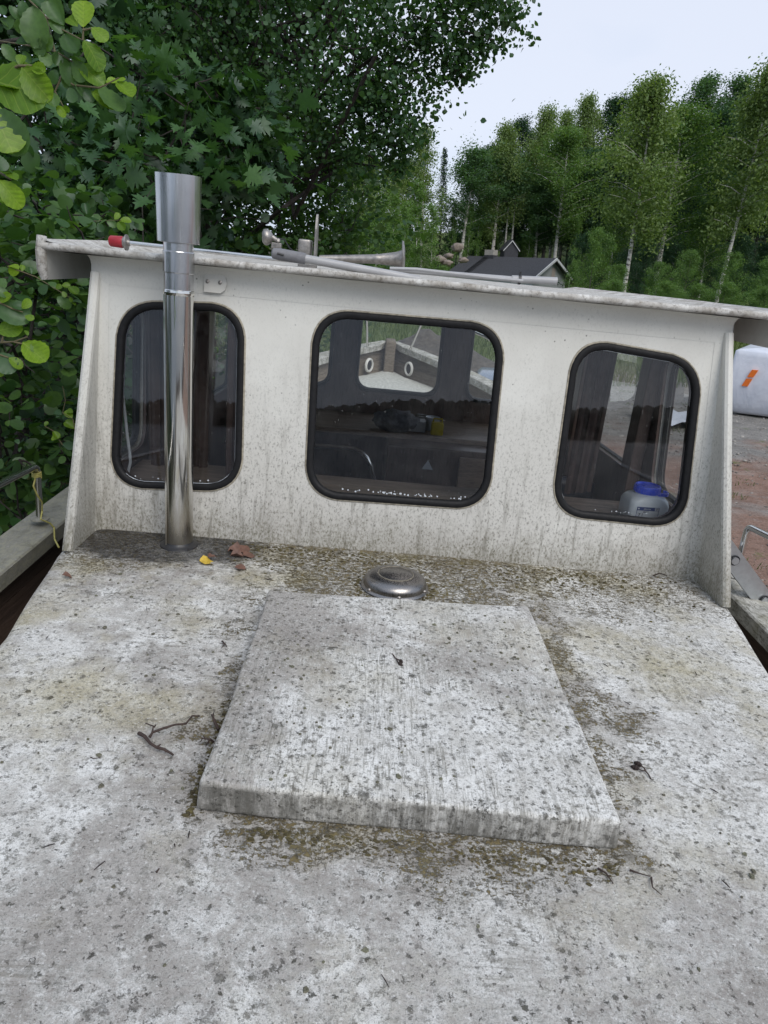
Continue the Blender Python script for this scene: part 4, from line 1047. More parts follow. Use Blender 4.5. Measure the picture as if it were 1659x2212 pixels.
dry_leaf(507, 1230, .034, -1.45, M_DRY, 'dry_leaf', 'tan toothed dead leaf on the moss below the brown cluster', .4, .2, .1, seed=7)
dry_leaf(134, 1247, .026, -1.4, M_DRY, 'dry_leaf', 'small curled leaf near the port edge of the cabin top', .6, .5, .1, seed=8)
def twig(name, pts, r0, lab, mat=None, zz=.006, cat='twig', branches=()):
    P3 = [tuple(on_z(x, y, zz+dz)) for x, y, dz in pts]
    t_ = thing(name, lab, cat, (P3[0][0], P3[0][1], 0.0)) if branches else None
    n = len(P3); rr = [r0*(1-.55*i/(n-1))*rnd.uniform(.85, 1.2) for i in range(n)]
    if not branches:
        return obj(name, MB().tube(P3, rr, 7).get(), mat or M_TWIG, origin=(P3[0][0], P3[0][1], 0), smooth=True, label=lab, cat=cat)
    obj('stem', MB().tube(P3, rr, 7).get(), mat or M_TWIG, parent=t_, smooth=True)
    for bpts in branches:
        Q = [tuple(on_z(x, y, zz+dz)) for x, y, dz in bpts]
        obj('side_shoot', MB().tube(Q, [r0*.6*(1-.5*i/max(1, len(Q)-1)) for i in range(len(Q))], 6).get(), mat or M_TWIG, parent=t_, smooth=True)
    return t_
def q6(x, y, dz=0): return ((0+x*700/1659)*.81, (1700+y*700/1659)*.81, dz)
twig('forked_twig', [q6(945, 632, .004), q6(965, 600, .012), q6(1030, 575, .018), q6(1105, 552, .016), q6(1175, 545, .012), q6(1215, 495, .01), q6(1262, 497, .006)], .0032,
     'long forked twig with reddish bark lying left of the hatch', branches=[[q6(962, 600, .012), q6(970, 560, .016), q6(920, 542, .008)], [q6(975, 565, .014), q6(985, 552, .01)]])
twig('broken_twig', [q6(878, 605, .004), q6(915, 625, .006), q6(950, 670, .008), q6(990, 695, .008), q6(1040, 708, .006), q6(1095, 742, .002)], .0042,
     'short thick knotty twig touching the end of the forked twig', branches=[[q6(990, 695, .008), q6(1015, 675, .010)], [q6(1040, 708, .006), q6(1050, 725, .004)]])
twig('leaning_twig', [q6(1382, 582, .006), q6(1360, 540, .01), q6(1345, 500, .016), q6(1350, 480, .012)], .0035, 'dark stub of twig leaning against the port side of the hatch', branches=[[q6(1345, 500, .016), q6(1335, 488, .012)]])
twig('dry_flower_head', [q6(1350, 660, .008), q6(1330, 645, .016), q6(1300, 640, .014), q6(1275, 635, .012)], .0022, 'dry branched seed head tangled at the port side of the hatch',
     branches=[[q6(1330, 645, .016), q6(1310, 665, .012), q6(1300, 690, .004)], [q6(1300, 640, .014), q6(1285, 625, .01)], [q6(1280, 637, .013), q6(1268, 660, .006)], [q6(1320, 648, .015), q6(1318, 672, .006)]])
twig('tiny_twig', [(480, 1385, .003), (486, 1391, .004), (490, 1397, .001)], .002, 'tiny forked twig on bare paint between flue and hatch', branches=[[(486, 1391, .004), (474, 1390, .002)], [(487, 1391, .004), (478, 1400, 0)]])
def cones(name, lab, stem, heads, zz, r=.0055):
    P3 = [tuple(on_z(x, y, zz+.004+dz)) for x, y, dz in stem[0]]
    t_ = thing(name, lab, 'cone', (P3[0][0], P3[0][1], zz))
    for s_ in stem:
        Q = [tuple(on_z(x, y, zz+.004+dz)) for x, y, dz in s_]
        obj('stalk', MB().tube(Q, [.0014]*len(Q), 6).get(), M_TWIG, parent=t_, smooth=True)
    for (x, y, dx, dy, s_) in heads:
        p = on_z(x, y, zz+.007); q_ = on_z(x+dx, y+dy, zz+.006); ax_ = (q_-p)/np.linalg.norm(q_-p)
        pr = []
        for k in range(9):
            u_ = k/8; w_ = r*s_*(math.sin(math.pi*min(.93, .12+u_*.85)))*(1 if k % 2 else .78)
            pr.append((w_, (u_-.3)*r*3.0*s_))
        obj('seed_cone', MB().lathe(pr, 10, tuple(p), tuple(ax_)).get(), M_CONE, parent=t_, smooth=False)
c7 = lambda x, y: ((1020+x*100/1659)*.81, (1720+y*100/1659)*.81)
f7 = lambda x, y, dz=0: (*c7(x, y), dz)
cones('alder_cones', 'pair of long dark alder cones on a stalk on the hatch', [[f7(440, 390), f7(560, 570, .004), f7(720, 660, .004)], [f7(620, 620, .003), f7(690, 780, .003)]],
      [(*c7(800, 690), 9, 8, .95), (*c7(760, 820), 10, 7, 1.15)], .063, .0042)
c8 = lambda x, y: ((1640+x*120/1659)*.81, (1980+y*120/1659)*.81)
f8 = lambda x, y, dz=0: (*c8(x, y), dz)
cones('alder_cones', 'pair of round black alder cones on bare paint starboard of the hatch', [[f8(1325, 1345), f8(1240, 1180, .002), f8(1120, 1040, .003), f8(1080, 940, .004), f8(960, 860, .004)], [f8(1120, 1040, .003), f8(1000, 1040, .003), f8(860, 970, .003)]],
      [(*c8(900, 810), -6, -3, .95), (*c8(800, 940), -6, -2, .95)], .0, .0062)
twig('seed_stalk', [(985, 1190, .004), (1005, 1188, .006), (1022, 1194, .004), (1040, 1195, .002)], .0025, 'dark seed stalk at the foot of the wall below the middle window', branches=[[(1005, 1188, .006), (1000, 1195, .008)], [(1020, 1194, .004), (1034, 1197, .003)], [(1030, 1195, .003), (1047, 1193, .004)]])
twig('dark_twig', [(1412, 1243, .003), (1425, 1238, .006), (1441, 1243, .002)], .0022, 'little dark twig at the foot of the wall below the right window', branches=[[(1425, 1238, .006), (1430, 1234, .008)]])
c9 = lambda x, y, dz=0: ((1024+x*1024/1659)*.81, (2100+y*1024/1659)*.81, dz)
twig('thin_stick', [c9(1062, 357), c9(1100, 370, .003), c9(1150, 384)], .0018, 'thin straight stick lying just off the starboard corner of the hatch')
twig('bent_stick', [c9(925, 350), c9(960, 370, .004), c9(990, 415)], .0020, 'bent dark stick on the mossy deck below the hatch corner')
twig('bark_sliver', [c9(1155, 390), c9(1160, 430, .003), c9(1200, 465)], .0016, 'dark sliver of bark starboard of the thin stick')
c10 = lambda x, y, dz=0: ((0+x*1024/1659)*.81, (2200+y*1024/1659)*.81, dz)
twig('dark_splinter', [c10(675, 205), c10(688, 188, .002)], .0020, 'small dark splinter on the grey deck, nearest to the port bottom of the view')
twig('curved_splinter', [(196, 1636, .002), (203, 1639, .003), (217, 1636, .002)], .0014, 'thin curved dark splinter left of the forked twig')
# fine litter: needles, bud scales, grit
m = MB(); r_ = random.Random(5)
for _ in range(150):
    y = -.02-abs(r_.gauss(0, .16)) if r_.random() < .6 else r_.uniform(-1.6, -.1); x = r_.uniform(-.78, 1.0)
    if -.26 < x < .5 and -1.22 < y < -.42: continue
    a_ = r_.uniform(0, 6.28); l_ = r_.uniform(.003, .011); w_ = r_.uniform(.0006, .0014); z_ = .0055
    dx, dy = l_*math.cos(a_), l_*math.sin(a_)
    m.tube([(x-dx, y-dy, z_), (x, y, z_+.001), (x+dx, y+dy, z_)], [w_*.6, w_, w_*.5], 5)
obj('deck_litter', m.get(), M_CONE, origin=(0, 0, 0), smooth=True, kind='stuff', label='fine bark and bud scales scattered on the cabin top', cat='litter')

# ------------------------------------------------------------------ ladder leaning on the starboard side
la, lb = on_y(1574, 1194, .30), on_y(1659, 1308, .30)
dl = (lb-la)/np.linalg.norm(lb-la)
t = thing('ladder', 'aluminium ladder leaning on the starboard side of the white boat', 'ladder', tuple(lb))
top = la-dl*.12; foot = top+dl*min(4.0, (top[2]+2.3)/max(.3, -dl[2]))
sidev = np.array([0, 1.0, 0]) - dl*dl[1]; sidev /= np.linalg.norm(sidev); nrm = np.cross(dl, sidev)
def lad_rail(off):
    c = off; L = []
    for q_ in (top, foot):
        L.append([tuple(q_+sidev*c+nrm*a_+sidev*b_) for a_, b_ in ((-.036, 0), (-.036, .025), (-.030, .025), (-.030, .004), (-.006, .004), (-.004, .006), (.004, .006), (.006, .004), (.030, .004), (.030, .025), (.036, .025), (.036, 0))])
    return MB().rings(L, ends=True).get()
obj('rail', lad_rail(0), M_ALU, parent=t); obj('rail', lad_rail(.36), M_ALU, parent=t)
for k in range(12):
    p = top+dl*(.16+.22*k)
    obj('rung', MB().tube([tuple(p-sidev*.012), tuple(p+sidev*.375)], .0145, 10).get(), M_ALU, parent=t, smooth=True)
    if k < 4: obj('rung_socket', MB().lathe([(.019, 0), (.021, .003), (.014, .004), (.0, .001)], 14, tuple(p-sidev*.0005), tuple(-sidev)).get(), M_BLACK, parent=t)
# ------------------------------------------------------------------ THE SETTING
def sstep(a, b_, x): t = np.clip((x-a)/(b_-a), 0, 1); return t*t*(3-2*t)
def terrain(x, y):
    x = np.asarray(x, float); y = np.asarray(y, float)
    h = GROUND + .10*np.sin(x*.31+1)*np.cos(y*.23) * sstep(4, 12, np.hypot(x, y))
    h = h + sstep(62, 150, y)*(9+.06*np.clip(x, -40, 90)) + sstep(36, 70, x-.25*y)*5*sstep(20, 60, y)
    h = h - sstep(-7, -16, y)*2.4                      # falls to the lake behind
    h = h + sstep(-2.5, -7, x)*.9*sstep(-6, 0, y)*(1-sstep(60, 120, y))
    return h
xs = np.concatenate([np.linspace(-320, -45, 14), np.linspace(-40, 60, 101), np.linspace(66, 320, 18)])
yv = np.concatenate([np.linspace(-40, -22, 6), np.linspace(-20, 70, 91), np.linspace(74, 160, 22), np.linspace(175, 600, 8)])
GX, GY = np.meshgrid(xs, yv); GZ = terrain(GX, GY)
GZ = GZ + rng.normal(0, .012, GZ.shape)*(np.hypot(GX, GY) < 60)
nx, ny = len(xs), len(yv)
idx = np.arange(nx*ny).reshape(ny, nx)
Fq = np.stack([idx[:-1, :-1], idx[:-1, 1:], idx[1:, 1:], idx[1:, :-1]], -1).reshape(-1, 4)
b = NB('ground_earth'); P = b.P; X, Y, Z = b.sep(P)[0:3]
n1 = b.noise(P, .35, 6, .6, .5); n2 = b.noise(P, 3, 8, .7); n3 = b.noise(P, 26, 6, .75)
red = b.mix(b.mr(n2, .35, .65), (.19, .115, .085), (.32, .21, .165)); gry = b.mix(b.mr(n2, .35, .65), (.16, .155, .145), (.28, .265, .245))
fg = b.mr(b.mth('ADD', b.mth('ADD', n1, b.mth('MULTIPLY', n2, .25)), b.mr(Y, 8, 15, -.12, .25)), .55, .72)
gc = b.mix(fg, red, gry)
gc = b.mix(b.mth('MULTIPLY', b.mr(n3, .52, .66), .75), gc, (.055, .045, .038)); gc = b.mix(b.mth('MULTIPLY', b.mr(b.noise(P, 45, 3), .64, .7), .8), gc, (.42, .40, .37))
grs = b.mix(b.mr(n3, .35, .65), (.045, .075, .018), (.13, .165, .045))
yy = b.mth('ADD', Y, b.mth('MULTIPLY', b.mth('SUBTRACT', n1, .5), 14))
gm = b.mr(yy, 20, 25)
tuft = b.mr(b.mth('ADD', b.noise(P, 1.3, 6, .7), b.mth('MULTIPLY', n3, .16)), .70, .76)
col = b.mix(b.mth('MAXIMUM', gm, b.mth('MULTIPLY', tuft, .75)), gc, grs)
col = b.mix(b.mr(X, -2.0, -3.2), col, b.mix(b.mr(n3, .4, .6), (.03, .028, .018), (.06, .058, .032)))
M_GROUND = b.pbr(col, .9, 0, b.bump(b.mth('ADD', n2, b.mth('MULTIPLY', n3, .6)), .8, .05), spec=.2)
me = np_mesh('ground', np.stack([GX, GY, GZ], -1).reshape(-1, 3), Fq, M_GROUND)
g = bpy.data.objects.new('ground', me); COL.objects.link(g); g['kind'] = 'structure'
# loose stones and weeds on the dirt yard to starboard
bst = NB('stone_mix'); M_STONE = bst.pbr(bst.mix(bst.island(), (.10, .085, .075), (.36, .34, .31)), .85)
V, F = [], []
ico = bmesh.new(); bmesh.ops.create_icosphere(ico, subdivisions=1, radius=1)
iv = np.array([v.co[:] for v in ico.verts]); ifc = np.array([[q.index for q in f.verts] for f in ico.faces]); ico.free()
N_ = 9000
px_ = rng.uniform(1.9, 13, N_); py_ = rng.uniform(1, 20, N_)**1.0; s_ = rng.gamma(1.6, .007, N_)+.004
pz = terrain(px_, py_)
jit = 1+rng.normal(0, .22, (N_, len(iv), 3))
VV = iv[None]*jit*s_[:, None, None]*np.array([1, 1, .6]) + np.stack([px_, py_, pz+s_*.15], -1)[:, None]
FF = ifc[None]+(np.arange(N_)*len(iv))[:, None, None]
me = np_mesh('gravel', VV.reshape(-1, 3), FF.reshape(-1, 3), M_STONE, False)
o = bpy.data.objects.new('gravel', me); COL.objects.link(o); o['kind'] = 'stuff'; o['label'] = 'loose gravel and small stones on the brown dirt yard'; o['category'] = 'gravel'
# lake behind the photographer, with the wooded far shore (seen mirrored in the windows)
b = NB('lake_water')
M_WATER = b.pbr((.10, .115, .13), .32, 0, b.bump(b.noise(b.scl(b.P, (.6, 1.4, 1)), 1.2, 6, .65), 1.0, .6), spec=.5)
V = [(-700, -16, -3.6), (700, -16, -3.6), (700, -900, -3.6), (-700, -900, -3.6)]
o = obj('lake', (V, [(0, 1, 2, 3)]), M_WATER, origin=(0, 0, 0), frame=WORLD, kind='structure')

# ------------------------------------------------------------------ leaves
def tmpl(kind):
    if kind == 'alder':
        o_ = [(0, 0), (.22, .10), (.40, .36), (.45, .62), (.33, .88), (.0, .97), (-.33, .88), (-.45, .62), (-.40, .36), (-.22, .10)]
    elif kind == 'maple':
        h = [(0, 0), (.10, -.06), (.30, -.10), (.22, .10), (.58, .12), (.47, .25), (.66, .45), (.46, .44), (.42, .62), (.22, .56), (.30, .78), (.14, .76), (0, 1.0)]
        o_ = h+[(-x, y) for x, y in h[1:-1]][::-1]
    elif kind == 'small':
        o_ = [(0, 0), (.36, .35), (.38, .70), (0, 1), (-.38, .70), (-.36, .35)]
    n = len(o_); c = (0, .42)
    V = [(c[0], c[1], 0)]+[(x, y, .16*abs(x)-.12*(y-.4)**2) for x, y in o_]
    F = [(0, 1+k, 1+(k+1) % n) for k in range(n)]
    return np.array(V), np.array(F)
TM = {k: tmpl(k) for k in ('alder', 'maple', 'small')}
def leaf_frames(n, droop=.5, up=.7, face=None):
    """random leaf axes: d along the leaf, s across, nrm out of the blade"""
    az = rng.uniform(0, 2*np.pi, n)
    d = np.stack([np.cos(az), np.sin(az), -droop+rng.normal(0, .45, n)], -1)
    if face is not None: d += np.asarray(face)*.6
    d /= np.linalg.norm(d, axis=1, keepdims=True)
    nr = np.stack([rng.normal(0, .5, n), rng.normal(0, .5, n), np.full(n, up)+rng.normal(0, .35, n)], -1)
    s = np.cross(d, nr); s /= np.linalg.norm(s, axis=1, keepdims=True)+1e-9
    nr = np.cross(s, d)
    return d, s, nr
def leaf_cloud(name, pts, size, kind, mat, droop=.5, up=.7, var=.3, face=None):
    n = len(pts); tv, tf = TM[kind]
    d, s, nr = leaf_frames(n, droop, up, face)
    sz = size*np.clip(1+rng.normal(0, var, n), .35, 1.8)
    V = pts[:, None]+sz[:, None, None]*(tv[None, :, 0:1]*s[:, None]+tv[None, :, 1:2]*d[:, None]+tv[None, :, 2:3]*nr[:, None])
    F = tf[None]+(np.arange(n)*len(tv))[:, None, None]
    return np_mesh(name, V.reshape(-1, 3), F.reshape(-1, 3), mat, True)
def sprays(centers, radii, per, sub, flat=.45, spread=.35):
    """clumps -> sub sprays -> leaf points"""
    out = []
    rm = max(radii); full = sub
    for c, r in zip(centers, radii):
        k = max(1, int(per)); sub = max(9, int(full*min(1, (r/rm)**1.15)))
        u = rng.normal(0, 1, (k, 3)); u /= np.linalg.norm(u, axis=1, keepdims=True)
        q = c+u*(r*rng.uniform(.35, 1, (k, 1))**.6)*np.array([1, 1, .85])
        p = q[:, None]+rng.normal(0, 1, (k, sub, 3))*r*spread*np.array([1, 1, flat])
        out.append(p.reshape(-1, 3))
    return np.concatenate(out)
def wobj(name, me, parent=None, loc=None):
    o_ = bpy.data.objects.new(name, me); COL.objects.link(o_)
    if parent is not None: o_.parent = parent
    if loc is not None: o_.location = loc
    return o_
def outside_boat(p):
    """keep foliage clear of the boat's own volume"""
    q = p @ B3                                            # world -> boat
    inside = (q[:, 0] > -1.42) & (q[:, 0] < 1.75) & (q[:, 1] < 6.4) & (q[:, 2] < 1.35)
    return p[~inside]
def limb_tube(m, a, b_, r0, r1, n=8, wob=.08, seg=6):
    a, b_ = np.array(a, float), np.array(b_, float); L = np.linalg.norm(b_-a); P3 = []
    for k in range(seg+1):
        t = k/seg; p = a+(b_-a)*t + rng.normal(0, 1, 3)*wob*L*.12*(0 < k < seg); P3.append(tuple(p))
    m.tube(P3, [r0+(r1-r0)*k/seg for k in range(seg+1)], n); return P3

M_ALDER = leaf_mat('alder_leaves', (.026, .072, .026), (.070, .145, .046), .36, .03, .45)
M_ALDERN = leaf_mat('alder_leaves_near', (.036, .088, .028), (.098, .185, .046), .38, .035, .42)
M_MAPLE = leaf_mat('maple_leaves', (.023, .064, .024), (.058, .128, .040), .34, .035, .45)
M_YOUNG = leaf_mat('young_alder_leaf', (.095, .19, .016), (.21, .34, .026), .40, .018, .4, island=False, veins=True)
M_YOUNGO = leaf_mat('alder_leaf_single', (.034, .088, .026), (.098, .185, .042), .38, .03, .4, island=False)
M_MAPLEO = leaf_mat('maple_leaf_single', (.030, .082, .030), (.080, .170, .048), .36, .035, .45, island=False)
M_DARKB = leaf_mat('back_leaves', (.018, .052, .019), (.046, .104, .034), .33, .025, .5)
M_BARK = simple('dark_bark', (.028, .023, .019), .9, var=.5, scale=9, bump=.8, bd=.03)
M_TWG = simple('green_twig', (.10, .085, .04), .7, var=.3, scale=60)
M_BIRCHB = bark_birch()

def near_tree(name, label, cat, clumps, size, kind, mat, trunk, per=9, sub=26, droop=.5, up=.7, singles=0, single_mat=None, limbs=5, group=None, flat=.45, spread=.35, bark=None, raw=False):
    """clumps: (px, py, D, radius m).  trunk: (x, y, top z, r)"""
    cs = [wp(px, py, D) for px, py, D, r in clumps] if not raw else [np.array(c[:3], float) for c in clumps]; rs = [r for *_, r in clumps]
    base = (trunk[0], trunk[1], float(terrain(trunk[0], trunk[1]))-.1)
    t_ = thing(name, label, cat, base, WORLD, group)
    m = MB(); top = (trunk[0]+trunk[4], trunk[1]+trunk[5], trunk[2])
    P3 = limb_tube(m, base, top, trunk[3], trunk[3]*.35, 10, .12, 8)
    obj('trunk', m.get(), bark or M_BARK, parent=t_, smooth=True)
    m = MB()
    for i, c in enumerate(cs):
        if i % max(1, len(cs)//limbs) == 0 or len(cs) <= limbs:
            s0 = np.array(P3[min(len(P3)-1, 2+int(5*rnd.random()))]); 
            limb_tube(m, s0, c, trunk[3]*.2, .008, 7, .9, 9)
    for c, r in zip(cs, rs):
        for _ in range(4):
            limb_tube(m, c, c+rng.normal(0, 1, 3)*r*.42, .007, .002, 5, .5, 3)
    obj('limbs', m.get(), bark or M_BARK, parent=t_, smooth=True)
    pts = outside_boat(sprays(cs, rs, per, sub, flat, spread))
    if singles:
        dcam = np.linalg.norm(pts-CW, axis=1)
        order = np.argsort(dcam); near = order[:singles]; far = order[singles:]
        tv, tf = TM[kind]; sm = [mesh_data('leaf', tv*np.array([1, 1, k_]), [tuple(map(int, f)) for f in tf], single_mat, True) for k_ in (.6, 1.2, 1.9)]
        d, s, nr = leaf_frames(len(near), droop, up)
        for i, k_ in enumerate(near):
            o_ = bpy.data.objects.new('leaf', sm[i % 3]); COL.objects.link(o_); o_.parent = t_
            q = size*min(1.5, max(.5, rnd.gauss(1, .28)))
            Mx = Matrix(((s[i][0], d[i][0], nr[i][0], 0), (s[i][1], d[i][1], nr[i][1], 0), (s[i][2], d[i][2], nr[i][2], 0), (0, 0, 0, 1)))
            o_.matrix_local = Matrix.Translation(Vector(pts[k_]-np.array(base))) @ Mx @ Matrix.Scale(q, 4)
        pts = pts[far]
    me_ = leaf_cloud('crown', pts-np.array(base), size, kind, mat, droop, up)
    c_ = wobj('crown', me_, t_); c_['kind'] = 'stuff' if singles else 'thing'
    if not singles: del c_['kind']
    return t_
def grid(x0, x1, y0, y1, step, D0, D1, r, jit=.5):
    out = []
    y = y0
    while y <= y1:
        x = x0
        while x <= x1:
            out.append((x+rnd.uniform(-jit, jit)*step, y+rnd.uniform(-jit, jit)*step, rnd.uniform(D0, D1), r*rnd.uniform(.75, 1.25))); x += step
        y += step
    return out
# big alder: crown over the top, long drooping branches into the sky
cl = grid(300, 820, -260, 330, 105, 9.0, 11.5, .85)
cl += [(900, -40, 9.5, .6), (985, -70, 9.5, .6), (860, 60, 9.5, .6), (905, 40, 9.5, .48), (960, 30, 9.5, .42), (1010, 45, 9.5, .36), (1055, 30, 9.5, .30), (1095, 0, 9.5, .30), (1105, 60, 9.5, .24), (1060, 85, 9.4, .2), (1010, 95, 9.5, .24), (985, 140, 9.5, .24), (1000, 165, 9.5, .16), (955, 110, 9.5, .30), (925, 110, 9.5, .34), (905, 165, 9.6, .30), (1025, 120, 9.5, .24),
       (840, 150, 9.6, .5), (870, 190, 9.6, .42), (850, 245, 9.6, .46), (880, 290, 9.6, .30), (850, 315, 9.6, .36), (815, 270, 9.6, .5), (850, 355, 9.6, .2), (780, 300, 9.8, .5), (750, 250, 9.8, .55), (795, 335, 9.7, .36), (790, 215, 9.8, .45), (770, 130, 9.8, .5), (1050, -90, 9.5, .4)]
near_tree('alder_tree', 'tall dark alder with drooping branches reaching over the boat into the sky', 'tree', cl, .054, 'small', M_ALDER, (-2.9, 8.6, 9.5, .19, .2, .6), per=12, sub=80, droop=.7, up=.5, limbs=16)
# rounded lower foliage right of the chimney
cl = grid(470, 735, 340, 720, 85, 10.2, 12.2, .75)+[(735, 400, 11, .5), (740, 480, 11.2, .5), (745, 560, 11, .5), (690, 330, 11, .5), (620, 300, 11, .5)]
near_tree('bushy_alder', 'mid-green bushy alder behind the roof signal horn', 'tree', cl, .078, 'small', M_ALDERN, (-1.9, 9.9, 2.5, .09, .2, .1), per=10, sub=46, droop=.4, up=.8, limbs=8)
# maple by the cowl
cl = grid(150, 470, 170, 560, 100, 5.4, 7.0, .48)+[(510, 300, 6.5, .36), (540, 350, 6.6, .34), (505, 420, 6.6, .36), (470, 210, 6.6, .34), (535, 240, 6.8, .3), (100, 420, 5.6, .4), (60, 520, 5.4, .4)]
near_tree('maple_tree', 'dark maple with lobed leaves behind the steel flue', 'tree', cl, .115, 'maple', M_MAPLE, (-3.6, 4.6, 4.0, .08, .4, .2), per=8, sub=17, droop=.55, up=.75, singles=300, single_mat=M_MAPLEO, limbs=8)
# alder shrub along the port side
cl = grid(-60, 150, 470, 1150, 72, 3.3, 4.3, .30)+[(120, 560, 3.6, .2), (150, 620, 3.6, .15), (185, 530, 3.6, .2), (240, 500, 4.6, .16), (200, 470, 4.6, .2), (150, 1000, 3.6, .15)]
near_tree('alder_shrub', 'round-leaved alder shrub crowding the port cap rail', 'shrub', cl, .066, 'alder', M_ALDERN, (-2.7, 1.6, .3, .05, .2, .1), per=6, sub=9, droop=.35, up=.8, singles=300, single_mat=M_YOUNGO, limbs=9)
cl = grid(-260, 330, 560, 1260, 105, 4.8, 6.2, .5)
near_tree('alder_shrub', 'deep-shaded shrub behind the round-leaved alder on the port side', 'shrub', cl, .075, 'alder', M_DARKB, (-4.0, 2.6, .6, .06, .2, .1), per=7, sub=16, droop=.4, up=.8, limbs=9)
# deeper woods to port that close the view
for i, (args, lab, tr) in enumerate([
    ((-300, 400, -320, 560, 130, 10, 13, 1.15), 'dense dark tree deep behind the maple on the port side', (-7.2, 9.5, 9, .2, .3, .2)),
    ((230, 700, -340, 560, 115, 13.5, 16.5, 1.2), 'dense dark tree deep behind the tall alder', (-4.8, 13.0, 11, .22, .3, .2)),
    ((-300, 430, 480, 1000, 150, 8.5, 11, 1.1), 'dark undergrowth filling the shade under the port trees', (-6.2, 6.5, 1.2, .1, .2, .2))]):
    cl = grid(*args)
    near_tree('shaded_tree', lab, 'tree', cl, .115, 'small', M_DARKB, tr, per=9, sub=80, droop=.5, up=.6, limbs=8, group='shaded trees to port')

cl = [(-7.5+rnd.uniform(-1.2, 1.2), -7+1.3*k+rnd.uniform(-.5, .5), -1.2+1.5*j+rnd.uniform(-.5, .5), 1.2) for k in range(6) for j in range(5)]
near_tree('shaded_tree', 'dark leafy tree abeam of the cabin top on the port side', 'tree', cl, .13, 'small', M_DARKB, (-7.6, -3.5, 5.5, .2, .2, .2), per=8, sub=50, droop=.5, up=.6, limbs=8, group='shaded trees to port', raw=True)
# foreground alder sprays hanging into the picture at upper left, every leaf its own object
def big_leaf_meshes(mat, wav):
    out = []
    for k in range(4):
        V, F = leaf_geo(leaf_shape(kind='alder'), [.10, .28, .5, .18][k], [.10, .3, -.1, .45][k], wav, 20+k)
        V = [(x*.84, y, z) for x, y, z in V]; out.append(mesh_data('leaf', V, F, mat, True))
    return out
SMESH = big_leaf_meshes(M_YOUNG, .016); SMESH2 = big_leaf_meshes(M_YOUNGO, .016)
def spray(name, label, stems, leaves, rad=.0022):
    """stems: polylines (px,py,D); leaves: (px,py,D,length m,angle deg in picture,tilt,young)"""
    p0 = wp(*stems[0][0]); t_ = thing(name, label, 'branch', tuple(p0), WORLD, 'alder sprays hanging in front')
    for st in stems:
        Q = [tuple(wp(*q)) for q in st]
        obj('twig', MB().tube(Q, [rad*(1.2-.6*i/max(1, len(Q)-1)) for i in range(len(Q))], 7).get(), M_TWG, parent=t_, smooth=True)
    cr, cu = B3 @ R_CAM.T @ np.array([1., 0, 0]), B3 @ R_CAM.T @ np.array([0, 1., 0])
    for k, (px, py, D, ln, ang, tilt, young) in enumerate(leaves):
        a_ = math.radians(ang); d = math.cos(a_)*cr + math.sin(a_)*cu
        vw = wp(px, py, D)-CW; vw /= np.linalg.norm(vw)
        nr = -vw*math.cos(math.radians(tilt)) + np.array([0, 0, 1.])*math.sin(math.radians(tilt)) + rng.normal(0, .30, 3)
        s = np.cross(d, nr); s /= np.linalg.norm(s); nr = np.cross(s, d)
        me_ = (SMESH if young else SMESH2)[k % 4]
        o_ = bpy.data.objects.new('leaf', me_); COL.objects.link(o_); o_.parent = t_
        Mx = Matrix(((s[0], d[0], nr[0], 0), (s[1], d[1], nr[1], 0), (s[2], d[2], nr[2], 0), (0, 0, 0, 1)))
        o_.matrix_local = Matrix.Translation(Vector(wp(px, py, D)-p0)) @ Mx @ Matrix.Scale(ln, 4)
    return t_
S2 = .81*400/1639
def lv(lst, D, k=1539.0):
    """(x0,y0) base and (x1,y1) tip in the enlarged crop, tilt, young -> leaf"""
    out = []
    for x0, y0, x1, y1, tl, yg in lst:
        L_ = math.hypot(x1-x0, y1-y0)*S2
        out.append((x0*S2, y0*S2, D, L_/k*D*.98, math.degrees(math.atan2(-(y1-y0), x1-x0)), tl, yg))
    return out
A = [(910, 300, 905, 20, 15, 1), (850, 290, 740, 165, 20, 1), (700, 280, 560, 50, 10, 0), (915, 440, 1095, 650, 25, 1), (1000, 300, 1150, 420, 40, 1), (860, 720, 1095, 850, 25, 1),
     (760, 620, 900, 700, 30, 0), (680, 640, 790, 840, 40, 0), (790, 650, 910, 850, 15, 0), (650, 410, 760, 565, 45, 0), (700, 370, 830, 580, 15, 0), (700, 800, 740, 920, 20, 0),
     (1080, 930, 1310, 1170, 35, 0), (1000, 1000, 1235, 1110, 40, 1), (1270, 900, 1435, 1070, 50, 1), (1160, 900, 1250, 850, 35, 1), (1270, 880, 1360, 860, 50, 1), (960, 960, 870, 900, 30, 0),
     (540, 1000, 600, 1170, 20, 0), (620, 1150, 690, 1240, 40, 1), (690, 1160, 755, 1210, 20, 1), (530, 210, 660, 310, 45, 0), (500, 120, 370, 10, 45, 0), (240, 0, 260, 150, 50, 0), (150, 170, 60, 290, 20, 0),
     (370, 60, 380, 420, 55, 0), (170, 470, 350, 480, 55, 0), (20, 480, 120, 600, 20, 0), (330, 420, 470, 560, 15, 0),
     (560, 380, 480, 520, 20, 0), (640, 560, 600, 700, 20, 0), (820, 880, 960, 1000, 20, 0), (760, 950, 800, 1100, 40, 0), (900, 980, 1000, 1080, 30, 0), (1050, 1080, 1100, 1190, 45, 0),
     (100, 60, 190, 150, 50, 0), (300, 200, 200, 330, 30, 0), (0, 200, 120, 260, 25, 0), (0, 60, 60, 160, 40, 0), (620, 760, 560, 880, 30, 0), (430, 560, 540, 690, 30, 0), (250, 560, 310, 660, 30, 0)]
